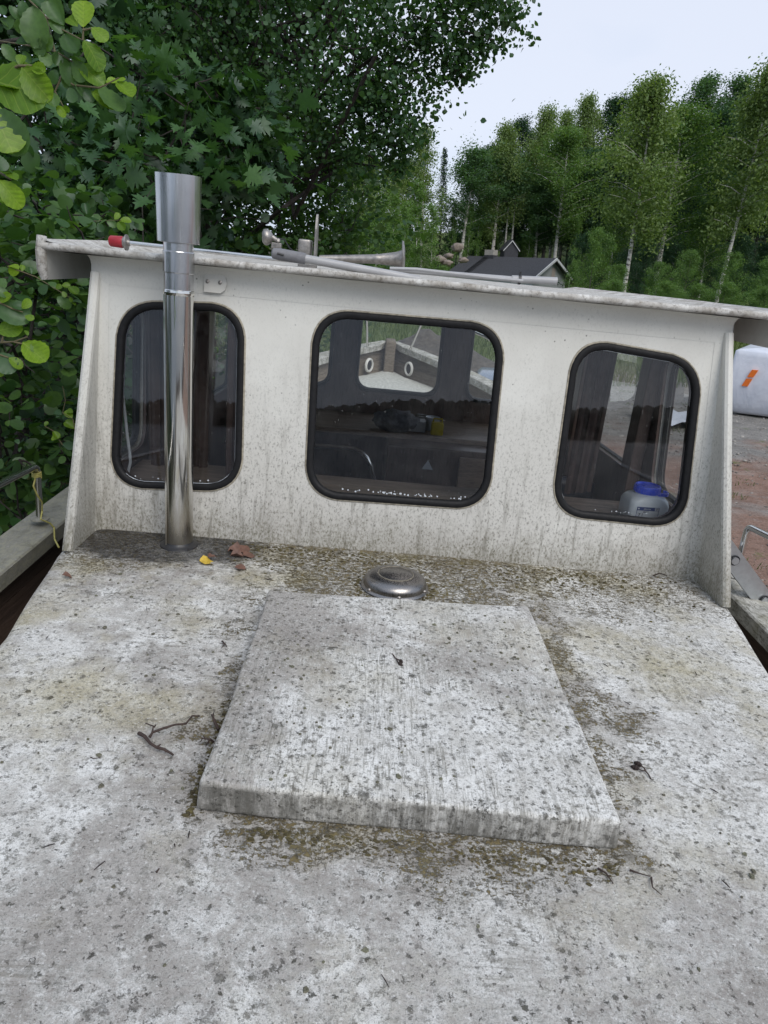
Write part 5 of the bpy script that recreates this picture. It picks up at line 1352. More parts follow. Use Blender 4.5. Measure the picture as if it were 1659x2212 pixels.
st = [[(-80*S2, -200*S2, 2.0), (300*S2, -20*S2, 1.95), (500*S2, 180*S2, 1.9), (690*S2, 330*S2, 1.85), (905*S2, 440*S2, 1.8)], [(905*S2, 440*S2, 1.8), (912*S2, 300*S2, 1.8)], [(905*S2, 330*S2, 1.8), (1000*S2, 310*S2, 1.8)],
      [(500*S2, 180*S2, 1.9), (600*S2, 560*S2, 1.85), (740*S2, 640*S2, 1.85), (860*S2, 720*S2, 1.85)], [(600*S2, 560*S2, 1.85), (680*S2, 830*S2, 1.85), (800*S2, 930*S2, 1.85), (1080*S2, 960*S2, 1.8), (1150*S2, 930*S2, 1.8), (1300*S2, 850*S2, 1.8)],
      [(600*S2, 560*S2, 1.85), (440*S2, 520*S2, 1.9), (200*S2, 480*S2, 1.95), (-60*S2, 440*S2, 2.0)], [(680*S2, 830*S2, 1.85), (600*S2, 1000*S2, 1.85), (690*S2, 1160*S2, 1.85)]]
spray('alder_branch', 'leafy alder branch hanging into the upper left corner', st, lv(A, 1.85))
A = [(-180, 860, 440, 1010, 12, 1), (240, 730, 470, 1020, 20, 1), (340, 730, 495, 790, 55, 1), (-90, 820, 0, 750, 30, 1), (-60, 930, 190, 945, 55, 1), (215, 720, 235, 590, 70, 1), (60, 950, 150, 1000, 55, 1)]
spray('alder_branch', 'pair of large bright yellow-green leaves at the left edge of the view', [[(-300*S2, 900*S2, .98), (-100*S2, 860*S2, .97), (210*S2, 720*S2, .95), (350*S2, 720*S2, .95)]], lv(A, .95))
A = [(-120, 1130, 120, 1600, 12, 1), (-40, 1180, 175, 1590, 25, 0)]
spray('alder_branch', 'two big ribbed alder leaves pointing down at the left edge', [[(-350*S2, 1000*S2, .92), (-110*S2, 1130*S2, .9), (-20*S2, 1180*S2, .9)]], lv(A, .9))
A = [(-40, 1680, 40, 1850, 20, 0), (30, 1880, 120, 1860, 50, 0), (60, 1900, 185, 1980, 15, 1), (0, 1970, 180, 2200, 30, 1), (10, 2080, 60, 2212, 60, 1), (-60, 2000, 40, 2120, 20, 0), (100, 1880, 60, 1800, 40, 0)]
spray('alder_branch', 'short alder shoot at the left edge above the roof corner', [[(-200*S2, 1780*S2, 1.3), (20*S2, 1900*S2, 1.28), (120*S2, 1960*S2, 1.26)]], lv(A, 1.27))
# sprays beside the port rail (crop of 260x560 at 0,640)
S3 = .81*260/1027; yo = 640*.81
def lv3(lst, D):
    return [(x0*S3, yo+y0*S3, D, math.hypot(x1-x0, y1-y0)*S3/1539*D*1.0, math.degrees(math.atan2(-(y1-y0), x1-x0)), tl, yg) for x0, y0, x1, y1, tl, yg in lst]
A = [(-40, 960, 225, 900, 15, 1), (-60, 720, 280, 790, 35, 0), (0, 660, 130, 590, 45, 1), (230, 720, 320, 640, 20, 1), (260, 800, 355, 830, 20, 1), (290, 1010, 275, 945, 20, 1), (240, 1080, 495, 1300, 25, 1), (330, 1075, 470, 1230, 30, 1),
     (-80, 1200, 160, 1370, 15, 0), (95, 1240, 225, 1330, 20, 1), (-60, 1380, 40, 1440, 20, 1), (-60, 500, 60, 560, 20, 0), (-30, 420, 60, 440, 40, 0), (120, 700, 250, 680, 50, 0), (-70, 850, 60, 800, 50, 0)]
st = [[(-120*S3, yo+1085*S3, 1.55), (20*S3, yo+1080*S3, 1.5), (150*S3, yo+1070*S3, 1.5), (290*S3, yo+1020*S3, 1.5)], [(150*S3, yo+1075*S3, 1.5), (240*S3, yo+1095*S3, 1.5)], [(20*S3, yo+1080*S3, 1.5), (40*S3, yo+980*S3, 1.5)],
      [(-100*S3, yo+680*S3, 1.55), (0, yo+660*S3, 1.5), (120*S3, yo+720*S3, 1.5), (240*S3, yo+760*S3, 1.5)], [(-90*S3, yo+1180*S3, 1.5), (90*S3, yo+1240*S3, 1.5)]]
spray('alder_branch', 'bright alder twig reaching in from the left beside the wheelhouse roof', st, lv3(A, 1.5))
A = [(760, 1880, 690, 1790, 20, 1), (770, 1820, 700, 1780, 15, 1), (800, 1990, 680, 1920, 25, 1), (640, 2080, 520, 2060, 20, 1), (500, 2020, 425, 2030, 25, 0), (650, 1840, 570, 1790, 30, 0), (640, 1860, 590, 1870, 45, 0), (690, 1850, 640, 1870, 40, 0),
     (660, 2150, 780, 2180, 10, 0), (470, 1960, 500, 1910, 50, 1), (560, 2010, 610, 2100, 20, 1), (200, 2150, 165, 2090, 20, 0), (230, 2180, 190, 2230, 20, 0), (100, 1900, 60, 1960, 20, 0), (160, 1860, 220, 1900, 35, 0)]
st = [[(830*S3, yo+2230*S3, 2.9), (770*S3, yo+1890*S3, 2.9), (660*S3, yo+1820*S3, 2.9), (690*S3, yo+1690*S3, 2.9), (660*S3, yo+1540*S3, 2.9)], [(660*S3, yo+2160*S3, 2.9), (560*S3, yo+2010*S3, 2.9), (470*S3, yo+1960*S3, 2.9)]]
spray('alder_branch', 'pale green alder shoots low beside the port handrail', st, lv3(A, 2.9))
A = [(590, 520, 640, 470, 40, 1), (650, 480, 730, 470, 30, 1), (720, 490, 815, 580, 25, 1), (600, 600, 720, 690, 20, 0), (730, 600, 760, 650, 20, 1), (760, 640, 850, 640, 50, 0), (750, 650, 790, 695, 25, 1), (580, 520, 540, 420, 30, 0), (500, 470, 420, 560, 25, 0), (450, 420, 380, 400, 25, 0), (330, 360, 310, 290, 30, 0), (200, 310, 110, 230, 20, 1), (210, 320, 90, 340, 20, 1), (230, 330, 240, 260, 40, 1), (90, 300, 10, 340, 20, 0), (350, 500, 300, 560, 20, 0), (660, 540, 690, 600, 30, 1)]
spray('alder_branch', 'leafy twig just under the port end of the wheelhouse roof', [[(80*S3, yo+280*S3, 2.7), (220*S3, yo+330*S3, 2.7), (380*S3, yo+390*S3, 2.7), (560*S3, yo+500*S3, 2.7), (740*S3, yo+610*S3, 2.7)]], lv3(A, 2.7))
S5 = .81*720/1659; x5, y5 = 80*.81, 420*.81
A = [(520, 380, 545, 345, 35, 1), (550, 390, 610, 380, 45, 1), (540, 395, 580, 445, 20, 1), (470, 390, 520, 410, 40, 0), (430, 380, 400, 350, 30, 0), (380, 380, 320, 400, 30, 0), (350, 350, 340, 290, 40, 0), (300, 390, 260, 430, 30, 0), (420, 400, 440, 450, 20, 0), (370, 400, 380, 460, 20, 0), (200, 450, 140, 470, 20, 1), (210, 450, 205, 500, 20, 1), (330, 370, 270, 350, 30, 0)]
lst = [(x5+x0*S5, y5+y0*S5, 4.2, math.hypot(x1-x0, y1-y0)*S5/1539*4.2*1.05, math.degrees(math.atan2(-(y1-y0), x1-x0)), tl, yg) for x0, y0, x1, y1, tl, yg in A]
spray('alder_branch', 'twig with fresh leaf tips just left of the steel cowl', [[(x5+60*S5, y5+480*S5, 4.3), (x5+250*S5, y5+410*S5, 4.2), (x5+400*S5, y5+390*S5, 4.2), (x5+560*S5, y5+385*S5, 4.2)]], lst)
# ------------------------------------------------------------------ FAR WOODS, one thing per tree
M_FB = leaf_mat('birch_crown', (.11, .18, .055), (.215, .285, .10), .38, .02, .5)
M_FS = leaf_mat('sapling_crown', (.085, .175, .045), (.185, .295, .080), .36, .02, .5)
M_FA = leaf_mat('aspen_crown', (.058, .125, .058), (.115, .205, .085), .36, .02, .5)
M_FD = leaf_mat('alder_far_crown', (.030, .072, .040), (.062, .122, .058), .34, .02, .5)
M_FP = leaf_mat('spruce_crown', (.017, .042, .024), (.038, .074, .038), .15, .02, .6)
M_FG = leaf_mat('linden_crown', (.070, .150, .042), (.165, .255, .070), .36, .02, .5)
M_FBARK = simple('far_bark', (.085, .075, .065), .9, var=.4, scale=3)
def crown_mesh(name, pts, size, mat, droop=.3, up=.5, long=1.0, var=.3):
    """light leaf clumps: a bent pair of quads each"""
    n = len(pts); d, s, nr = leaf_frames(n, droop, up)
    sz = size*np.clip(1+rng.normal(0, var, n), .4, 1.8)
    t_ = np.array([(0, 0, 0), (.42, .5, .10), (0, 1.0, -.06), (-.42, .45, .08)])*np.array([1, long, 1])
    f_ = np.array([(0, 1, 2), (0, 2, 3)])
    V = pts[:, None]+sz[:, None, None]*(t_[None, :, 0:1]*s[:, None]+t_[None, :, 1:2]*d[:, None]+t_[None, :, 2:3]*nr[:, None])
    F = f_[None]+(np.arange(n)*len(t_))[:, None, None]
    return np_mesh(name, V.reshape(-1, 3), F.reshape(-1, 3), mat, False)
def far_kind(kind, seed):
    """unit tree 10 m tall -> (trunk mesh, crown mesh)"""
    global rng
    keep = rng; rng = np.random.default_rng(seed)
    m = MB(); H = 10.0; cpts = []
    lean = rng.normal(0, .25, 2)
    def axis(z): return np.array([lean[0]*(z/H)**1.5, lean[1]*(z/H)**1.5, z])
    spec = dict(birch=(.36, 1.9, .10, M_FB, .115, 38, 9, .9), birchthin=(.36, 1.15, .09, M_FB, .10, 26, 9, .95), aspen=(.42, 1.7, .12, M_FA, .125, 34, 10, .2), alder=(.36, 1.9, .12, M_FD, .13, 40, 10, .2),
                linden=(.36, 2.4, .14, M_FG, .13, 44, 10, .25), sapling=(.16, 1.15, .07, M_FS, .19, 26, 8, .15), spruce=(.10, 1.5, .10, M_FP, .14, 74, 6, .6), thicket=(.02, 3.4, .10, M_FD, .20, 40, 10, .2), bush=(.02, 3.6, .10, M_FG, .20, 40, 10, .2))[kind]
    z0f, rad, tr, mat, lsz, nl, ns, droop = spec
    P3 = [axis(H*k/10) for k in range(11)]
    m.tube([tuple(p) for p in P3], [max(.02, tr*(1-.9*k/10)) for k in range(11)], 8)
    for i in range(nl):
        u = (i+rng.random())/nl; z = H*(z0f+(1-z0f)*u**.85)
        if kind == 'spruce': prof = (1-u)**.85
        elif kind == 'sapling': prof = .35+.75*np.sin(np.pi*min(1, .25+.75*u))*(1-u*.55)
        elif kind in ('birch', 'birchthin'): prof = np.sin(np.pi*(.16+.80*u))**.8*(1-.35*u)*(1-.5*u**4)
        elif kind in ('bush', 'thicket'): prof = np.sqrt(max(0, 1-u**2))
        elif kind == 'aspen': prof = np.sin(np.pi*(.24+.66*u))**.8*(1-.75*u**2.2)
        else: prof = np.sin(np.pi*(.2+.74*u))**.75*(1-.6*u**3)
        L = rad*prof*rng.uniform(.6, 1.12)+.1; az = rng.uniform(0, 2*np.pi) if kind != 'spruce' else i*2.4
        rise = dict(spruce=-.25, birch=.35, birchthin=.5, sapling=.75).get(kind, .45)
        a = axis(z); e = a+np.array([np.cos(az)*L, np.sin(az)*L, rise*L])
        if e[2] > H*1.02: e[2] = H*(1.0+.02*rng.random())
        m.tube([tuple(a), tuple((a+e)/2+np.array([0, 0, .1*L])), tuple(e)], [tr*.2*(1-u)+.010, tr*.10*(1-u)+.007, .005], 5, cap=False)
        for k in range(ns):
            t = (k+.6)/ns; t = t**.7; c = a+(e-a)*t
            nn = {'spruce': 16, 'sapling': 26, 'bush': 42, 'thicket': 42}.get(kind, 54)
            q = c+rng.normal(0, 1, (nn, 3))*np.array([.21, .21, .16])*(.7+.35*rad/1.5)*(1 if kind != 'spruce' else .6)
            if droop > .8:                                     # hanging birch strands
                q[:, 2] -= rng.random(nn)**1.5*1.15*t
            cpts.append(q)
    nt_ = {'bush': 0, 'thicket': 0, 'spruce': 60}.get(kind, 330); zt = (1-.27*rng.random(nt_)**.8)*H; wt = np.clip(1.0-zt/H, 0, 1)**1.1*H*rad*.15+.02
    top = np.stack([axis(z) for z in zt]) if nt_ else np.zeros((0, 3)); top = top+rng.normal(0, 1, (nt_, 3))*np.stack([wt, wt, wt*.3], -1); cpts.append(top)
    pts = np.concatenate(cpts)
    if kind not in ('spruce',): pts = pts[rng.random(len(pts)) > .12]
    cm = crown_mesh('crown', pts, lsz*.66, mat, droop=.9 if droop > .8 else droop, up=.5, long=1.5 if droop > .8 else 1.0)
    V, F = m.get()
    tm = mesh_data('trunk', V, F, M_BIRCHB if kind in ('birch', 'birchthin', 'sapling', 'aspen', 'linden') else M_FBARK, True)
    rng = keep
    return tm, cm
KM = {k: [far_kind(k, 100+17*i+hash_) for i in range(nv)] for hash_, (k, nv) in enumerate((('birch', 3), ('birchthin', 2), ('aspen', 3), ('alder', 3), ('linden', 2), ('sapling', 4), ('spruce', 2), ('bush', 3), ('thicket', 3)))}
NAME = dict(birch='birch_tree', birchthin='birch_tree', aspen='aspen_tree', alder='alder_tree', linden='linden_tree', sapling='birch_sapling', spruce='spruce_tree', bush='bush', thicket='thicket_bush')
CAT = dict(sapling='sapling', bush='bush', thicket='bush')
cnt = {}
def far_tree(px, py, D, kind, label, group, wide=1.0, lean=0.0, base=None):
    p = wp(px, py, D); zb = float(terrain(p[0], p[1])) if base is None else base
    h = p[2]-zb
    i = cnt[kind] = cnt.get(kind, -1)+1; tm, cm = KM[kind][i % len(KM[kind])]
    r = bpy.data.objects.new(NAME[kind], None); COL.objects.link(r)
    r.location = (p[0]-math.tan(lean)*h*.6, p[1], zb-.05); sc = h/10.0
    w = wide*sc*(1.22 if kind in ('birch', 'aspen', 'alder', 'linden') else 1)
    r.scale = (w, w, sc); r.rotation_euler = (0, lean, rnd.uniform(0, 6.28) if lean == 0 else 0)
    tag(r, label, CAT.get(kind, 'tree'), group)
    for nm, me_ in (('trunk', tm), ('crown', cm)):
        wobj(nm, me_, r)
    return r
far_tree(925, 272, 75, 'birchthin', 'slim birch rising highest between the drooping alder branch and the little spruce', 'trees on the far hill', 1.25)
far_tree(963, 322, 84, 'spruce', 'small dark pointed spruce against the sky, left of the house', 'trees on the far hill', .62)
far_tree(1008, 325, 80, 'aspen', 'full green aspen next to the small spruce, above the chimney of the house', 'trees on the far hill', 1.25)
far_tree(1088, 265, 82, 'birch', 'dark birch above the house ridge, leftmost of the rising tree line', 'trees on the far hill', .8)
far_tree(1060, 320, 90, 'alder', 'deep green tree between the aspen and the dark birch', 'trees on the far hill', 1.0)
far_tree(1133, 262, 92, 'alder', 'dark tree half hidden just right of the leftmost dark birch', 'trees on the far hill', .85)
far_tree(1185, 232, 88, 'birch', 'tall birch with a pointed top left of the round bright crown', 'trees on the far hill', .8)
far_tree(1228, 285, 80, 'linden', 'round bright green crown on a pale trunk above the house gable', 'trees on the far hill', .95)
far_tree(1222, 240, 100, 'birchthin', 'thin distant tree top above the round bright crown', 'trees on the far hill', 1.3)
far_tree(1280, 205, 94, 'birch', 'feathery birch top on the skyline left of the big birch', 'trees on the far hill', .75)
far_tree(1330, 215, 97, 'alder', 'dark broad tree top on the skyline behind the left side of the big birch', 'trees on the far hill', .95)
far_tree(1372, 196, 96, 'aspen', 'dark tree top just left of the tip of the big birch', 'trees on the far hill', .95)
far_tree(1428, 160, 56, 'birch', 'big light-green birch with a leaning pale trunk, largest of the row', 'trees on the far hill', 1.02, math.radians(3))
far_tree(1475, 235, 60, 'linden', 'yellowish green crown bulging from the right side of the big birch', 'trees on the far hill', .95)
far_tree(1520, 168, 92, 'aspen', 'tall dark aspen on the skyline just right of the big birch', 'trees on the far hill', .95)
far_tree(1590, 168, 92, 'aspen', 'tall dark aspen, second on the skyline right of the big birch', 'trees on the far hill', .95)
far_tree(1555, 250, 84, 'alder', 'shaded tree below and between the two tall dark aspens', 'trees on the far hill', 1.0)
far_tree(1668, 130, 56, 'birch', 'birch with a leaning grey trunk at the right edge of the view', 'trees on the far hill', .9, math.radians(5))
far_tree(1640, 190, 96, 'aspen', 'tall dark tree on the skyline behind the birch at the right edge', 'trees on the far hill', .9)
far_tree(1790, 120, 60, 'birch', 'birch beyond the right edge, its crown just reaching the view', 'trees on the far hill', 1.0)
far_tree(795, 330, 66, 'birch', 'birch beside the leafy bush, leftmost of the open woods', 'trees on the far hill', .85)
far_tree(845, 345, 72, 'birch', 'drooping birch under the tip of the overhanging alder branch', 'trees on the far hill', .85)
far_tree(885, 352, 80, 'alder', 'dark tree behind the slim birch', 'trees on the far hill', .9)
far_tree(750, 330, 74, 'alder', 'dark tree partly hidden by the bushy alder', 'trees on the far hill', 1.0)
for k, (px, py, D) in enumerate(((800, 460, 50), (832, 425, 54), (858, 412, 52), (878, 440, 49), (908, 395, 56), (940, 445, 50), (980, 452, 80), (1018, 445, 80), (1036, 452, 81), (1152, 460, 82), (1246, 470, 80), (815, 485, 47), (780, 470, 52))):
    far_tree(px, py, D, 'sapling', ['sapling birch farthest left beside the bushy alder', 'light sapling above the bell of the horn', 'bright sapling, tallest of the group over the horn bell', 'pale sapling just right of the tallest of the group', 'slender sapling under the slim birch', 'bright sapling with white stem left of the boulders',
        'small sapling with bare stem standing before dark wood', 'left of two twin saplings left of the chimney', 'right of two twin saplings left of the chimney', 'young tree above the roof ladder of the house', 'narrow sapling just right of the house gable', 'low sapling in front of the sapling group', 'sapling at the left edge of the open woods'][k],
        'young birches on the cleared slope', [.85, .8, .8, .8, .8, .8, .6, .75, .7, .8, .75, .9, .8][k])
for k, (px, py, D, kd, w) in enumerate(((1290, 500, 44, 'bush', .8), (1335, 575, 46, 'bush', .9), (1425, 570, 43, 'bush', .8), (1490, 545, 46, 'bush', .7), (1545, 440, 60, 'linden', .8), (1580, 550, 48, 'bush', .8), (1500, 400, 66, 'alder', .8), (1668, 560, 42, 'bush', .9),
                                     (1340, 420, 62, 'linden', .7), (1250, 565, 52, 'bush', .7), (905, 535, 50, 'bush', .8), (1060, 500, 84, 'bush', .8), (1130, 520, 84, 'bush', .8), (962, 577, 44, 'bush', .9), (850, 560, 44, 'bush', 1.0), (1440, 610, 36, 'bush', 1.1), (1570, 612, 36, 'bush', 1.1), (1330, 608, 38, 'bush', 1.1), (1660, 622, 33, 'bush', 1.1), (1505, 615, 37, 'bush', 1.1))):
    far_tree(px, py, D, kd, ['bright bush right of the house gable', 'green bush between the house and the big birch trunk', 'bush at the foot of the big birch', 'bush right of the big birch trunk', 'mid-height leafy tree between the two leaning birch trunks', 'bush left of the right-hand birch trunk', 'shaded tree right of the big birch trunk', 'bush at the right edge of the view',
        'bright tree low behind the left side of the big birch', 'low bush hiding the corner of the house', 'bush between the horn bell and the boulders', 'bush behind the house ridge', 'bush by the little gabled hut', 'low bush below the boulders', 'low bush behind the horn trumpet', 'low thicket below the big birch', 'low thicket before the right-hand birch trunk', 'low thicket right of the house', 'low thicket above the starboard roof corner', 'low thicket between the two birch trunks'][k],
        'bushes at the wood edge' if kd == 'bush' else 'trees on the far hill', w)
for k in range(22):
    far_tree(1262+k*22+rnd.uniform(-9, 9), rnd.uniform(505, 560), rnd.uniform(58, 80), 'thicket', 'dark thicket bush in the shade under the tall trees on the right', 'dark thickets under the trees', rnd.uniform(.7, 1.0))
# the wood behind the skyline trees: many trunks and dark crowns
for k in range(90):
    D = rnd.uniform(82, 120); px = 730+1000*((k+rnd.random())/90)
    sky_y = np.interp(px, [730, 900, 960, 1010, 1090, 1180, 1280, 1430, 1560, 1730], [420, 420, 430, 400, 350, 310, 285, 265, 240, 215])
    far_tree(px, sky_y+rnd.uniform(15, 130), D, rnd.choice(['alder', 'spruce', 'aspen', 'spruce', 'alder']), 'tree of the dense dark wood behind the skyline row', 'dense wood on the hill', rnd.uniform(1.15, 1.6))
for k, (x0, x1, y0, y1, D) in enumerate(((1062, 1075, 520, 440, 82), (1092, 1098, 530, 450, 82), (1108, 1112, 500, 450, 82), (1000, 1008, 500, 430, 84))):
    p0 = wp(x0, y0, D); p1 = wp(x1, y1, D); p0[2] = float(terrain(p0[0], p0[1]))-.1
    d = p1-p0; top = p0+d*1.3
    t_ = thing('birch_tree', ['bare leaning birch stem left of the chimney line', 'pale straight birch stem before the dark wood', 'thin birch stem right of the pale straight one', 'dark slim stem behind the twin saplings'][k], 'tree', tuple(p0), WORLD, 'trees on the far hill')
    obj('trunk', MB().tube([tuple(p0), tuple((p0+top)/2), tuple(top)], [.13, .10, .04], 8).get(), M_BIRCHB, parent=t_, smooth=True)
    pts = top+rng.normal(0, 1, (2600, 3))*np.array([.7, .7, 1.2])
    wobj('crown', crown_mesh('crown', pts-p0, .19, M_FA), t_)
# far shore behind the camera: a spruce wood that reads as one mass
V, F = [], []
n = 0
for k in range(1500):
    x = rnd.uniform(-460, 460); y = -330-rnd.random()**2*60-.0004*x*x; h = rnd.uniform(11.5, 14.5)+3*math.sin(x*.013)+1.5*math.sin(x*.05); r = h*.34; z0 = -3.6
    seg = 7
    for j, (rr, zz) in enumerate(((r*.8, 1.0), (r, h*.12), (r*.95, h*.40), (r*.9, h*.62), (r*.62, h*.84), (0.3, h))):
        for s_ in range(seg):
            a = s_*6.283/seg+rnd.uniform(-.2, .2); q = rr*rnd.uniform(.75, 1.25)
            V.append((x+q*math.cos(a), y+q*math.sin(a), z0+zz))
    for j in range(5):
        for s_ in range(seg):
            F.append((n+j*seg+s_, n+j*seg+(s_+1) % seg, n+(j+1)*seg+(s_+1) % seg, n+(j+1)*seg+s_))
    n += 6*seg
M_SHORE = simple('spruce_mass', (.030, .045, .032), .95, var=.4, scale=.3)
o = obj('far_shore_wood', (V, F), M_SHORE, frame=WORLD, kind='stuff', label='dark spruce wood on the far shore of the lake', cat='forest')
V = []
o = obj('far_shore', MB().rings([[(x, y, z) for x in np.linspace(-600, 600, 20)] for y, z in ((-318, -4.2), (-330, -2.6), (-420, 1))], closed=False).get(), M_SHORE, frame=WORLD, kind='structure')
# small reeds and grass along the near shore, left and right of the boat's stern
# ------------------------------------------------------------------ grass tufts and weeds
def blades(n, fx, h0, h1, mat, name, lab, seed):
    g_ = np.random.default_rng(seed); x, y = fx(g_, n); z = terrain(x, y)
    h = g_.uniform(h0, h1, n); az = g_.uniform(0, 6.28, n); w = h*.045+.004; ln = g_.normal(0, .35, (n, 2))*h[:, None]
    s = np.stack([np.cos(az), np.sin(az), np.zeros(n)], -1)*w[:, None]; b0 = np.stack([x, y, z-.01], -1)
    mid_ = b0+np.stack([ln[:, 0]*.35, ln[:, 1]*.35, h*.6], -1); tip = b0+np.stack([ln[:, 0], ln[:, 1], h], -1)
    V = np.stack([b0-s, b0+s, mid_+s*.7, mid_-s*.7, tip], 1).reshape(-1, 3)
    F = (np.array([(0, 1, 2), (0, 2, 3), (3, 2, 4)])[None]+(np.arange(n)*5)[:, None, None]).reshape(-1, 3)
    me_ = np_mesh(name, V, F, mat, False); o_ = bpy.data.objects.new(name, me_); COL.objects.link(o_)
    return tag(o_, lab, 'grass', None, 'stuff')
M_GRASS = leaf_mat('grass_blades', (.040, .075, .016), (.130, .160, .045), .3, .03, .5)
def fmead(g_, n):
    x = g_.uniform(-9, 36, n); y = 19+g_.random(n)**1.4*34
    return x, y
blades(42000, fmead, .10, .42, M_GRASS, 'meadow_grass', 'tall meadow grass and weeds beyond the dirt yard', 1)
def ftuft(g_, n):
    c = g_.integers(0, 40, n); cx_ = np.random.default_rng(4).uniform(2.2, 11, 70); cy_ = np.random.default_rng(5).uniform(2, 18, 70)
    return cx_[c]+g_.normal(0, .13, n), cy_[c]+g_.normal(0, .13, n)
blades(1600, ftuft, .02, .09, M_GRASS, 'yard_grass', 'low grass tufts growing in the dirt yard', 2)
def fport(g_, n): return g_.uniform(-9, -2.2, n), g_.uniform(-1, 14, n)
blades(9000, fport, .08, .4, M_GRASS, 'bank_grass', 'grass under the trees on the port side', 3)
# ------------------------------------------------------------------ boulders, earth heaps
M_ROCK = simple('pink_granite', (.20, .165, .14), .85, var=.4, scale=2.5, bump=.5, bd=.05)
def boulder(px, py, D, s, lab):
    p = wp(px, py, D); bm_ = bmesh.new(); bmesh.ops.create_icosphere(bm_, subdivisions=3, radius=1)
    for v in bm_.verts:
        q = v.co.copy(); q *= 1+mnoise.noise(q*1.4+Vector((px, py, 0)))*.5+mnoise.noise(q*4)*.12
        v.co = Vector((p[0]+q.x*s*1.25, p[1]+q.y*s, p[2]+q.z*s*.75))
    obj('boulder', MB().bm(bm_).get(), M_ROCK, origin=tuple(p), frame=WORLD, smooth=True, auto=180, label=lab, cat='boulder', group='boulders on the cleared slope')
boulder(988, 534, 62, .42, 'pinkish boulder, highest of the boulders left of the house roof')
boulder(948, 561, 60, .42, 'pink boulder behind the stem of the bright sapling')
boulder(966, 568, 60, .32, 'small boulder just right of the sapling stem'); boulder(1000, 562, 61, .3, 'small pale boulder nearest the roof edge of the house')
boulder(970, 553, 61, .3, 'pale boulder in the middle of the boulders')
def heap(x, y, r, h, mat, lab, seed):
    V, F = [], []; n, mR = 40, 12
    for i in range(mR+1):
        t = i/mR
        for k in range(n):
            a = k*6.283/n; q = r*t*(1+.18*mnoise.noise(Vector((math.cos(a)*1.3+seed, math.sin(a)*1.3, seed))))
            xx_, yy_ = x+q*math.cos(a), y+q*math.sin(a)*.8
            z = float(terrain(xx_, yy_))-.05 + h*(1-t)**.9*(1+.15*mnoise.noise(Vector((xx_*2, yy_*2, 0)))) + .05*mnoise.noise(Vector((xx_*5, yy_*5, 1)))
            V.append((xx_, yy_, z))
    for i in range(mR):
        for k in range(n):
            a, b_ = i*n+k, i*n+(k+1) % n; F.append((a, a+n, b_+n, b_))
    obj('earth_heap', (V, F), mat, origin=(x, y, float(terrain(x, y))), frame=WORLD, smooth=True, auto=180, label=lab, cat='heap')
M_SOIL = simple('dark_soil', (.075, .066, .056), .95, var=.5, scale=6, bump=.8, bd=.05); M_REDG = simple('red_gravel', (.26, .15, .11), .95, var=.5, scale=9, bump=.8, bd=.04)
heap(1.5, 20.5, 3.0, 1.35, M_SOIL, 'heap of dark earth seen through the wheelhouse beyond the bow', 1)
heap(2.0, 16.2, 2.1, .85, M_REDG, 'low heap of reddish gravel beyond the starboard bow', 4)
# ------------------------------------------------------------------ shrink-wrapped boat on the yard
b = NB('shrink_wrap'); wv = b.noise(b.scl(b.P, (1, 1, .5)), 2.2, 4, .55, .8)
M_WRAP = b.pbr(b.mix(b.mr(b.noise(b.P, 3, 4), .3, .7), (.56, .59, .66), (.68, .70, .76)), .32, 0, b.bump(wv, .5, .08), spec=.5)
M_ORT = simple('orange_tape', (.75, .17, .02), .4, var=.1)
pA, pB = wp(1588, 862, 17.0), wp(1668, 902, 15.0)
pA[2] = float(terrain(pA[0], pA[1])); 
ux = np.array([.80, -.60, 0]); uy = np.array([.60, .80, 0]); o0 = np.array([pA[0]-.1, pA[1], pA[2]+.04])
t_ = thing('wrapped_boat', 'boat wrapped in white plastic with two orange tape strips on the dirt yard', 'boat', tuple(o0), WORLD)
def wq(a, c, z): return tuple(o0+ux*a+uy*c+np.array([0, 0, z]))
L = []
for z, i_, tp in ((.06, .06, 0), (.12, .02, 0), (.25, .0, 0), (.5, .03, 0), (.8, .0, 0), (1.1, .03, 0), (1.36, .05, .0), (1.46, .08, 0), (1.50, .14, 0), (1.53, .6, 0)):
    lp = []
    for (a, c) in rrect(2.6-i_, 1.15-i_, .10, 5):
        zz = z+.05*math.sin(a*2.3+z)*math.sin(c*3)-.16*max(0, a)*(z > 1)*.5+ (.05*math.sin(a*3.1) if z < .2 else 0)
        lp.append(wq(2.6+a-.17*z+.03*math.sin(z*5+a*2)*(c < 0), 1.15+c+.05*math.sin(z*4+a*1.7)*(c < 0), zz))
    L.append(lp)
bm_ = bmesh.new()
V, F = MB().rings(L, ends=True).get()
wb = obj('plastic_wrap', (V, F), M_WRAP, parent=t_, smooth=True, auto=70)
for (z0, z1, a0) in ((.90, 1.07, .36), (.68, .86, .28)):
    obj('tape_strip', MB().prism([(a0, z0), (a0+.13, z0), (a0+.20, z1), (a0+.07, z1)], lambda a, z: wq(a-.1, -.055, z), lambda a, z: wq(a-.1, .2, z)).get(), M_ORT, parent=t_)
obj('trailer_frame', MB().tube([wq(.3, .5, .10), wq(4.8, .5, .10)], .05, 8).tube([wq(.3, 1.7, .10), wq(4.8, 1.7, .10)], .05, 8).tube([wq(1.2, .4, .1), wq(1.2, 1.8, .1)], .05, 8).get(), M_BLACK, parent=t_)
for c in (.3, 2.0):
    obj('wheel', MB().lathe([(0, -.09), (.17, -.09), (.26, -.08), (.28, -.04), (.28, .04), (.26, .08), (.17, .09), (0, .09)], 24, wq(2.2, c, .24), tuple(uy)).get(), M_BLACK, parent=t_, smooth=True)
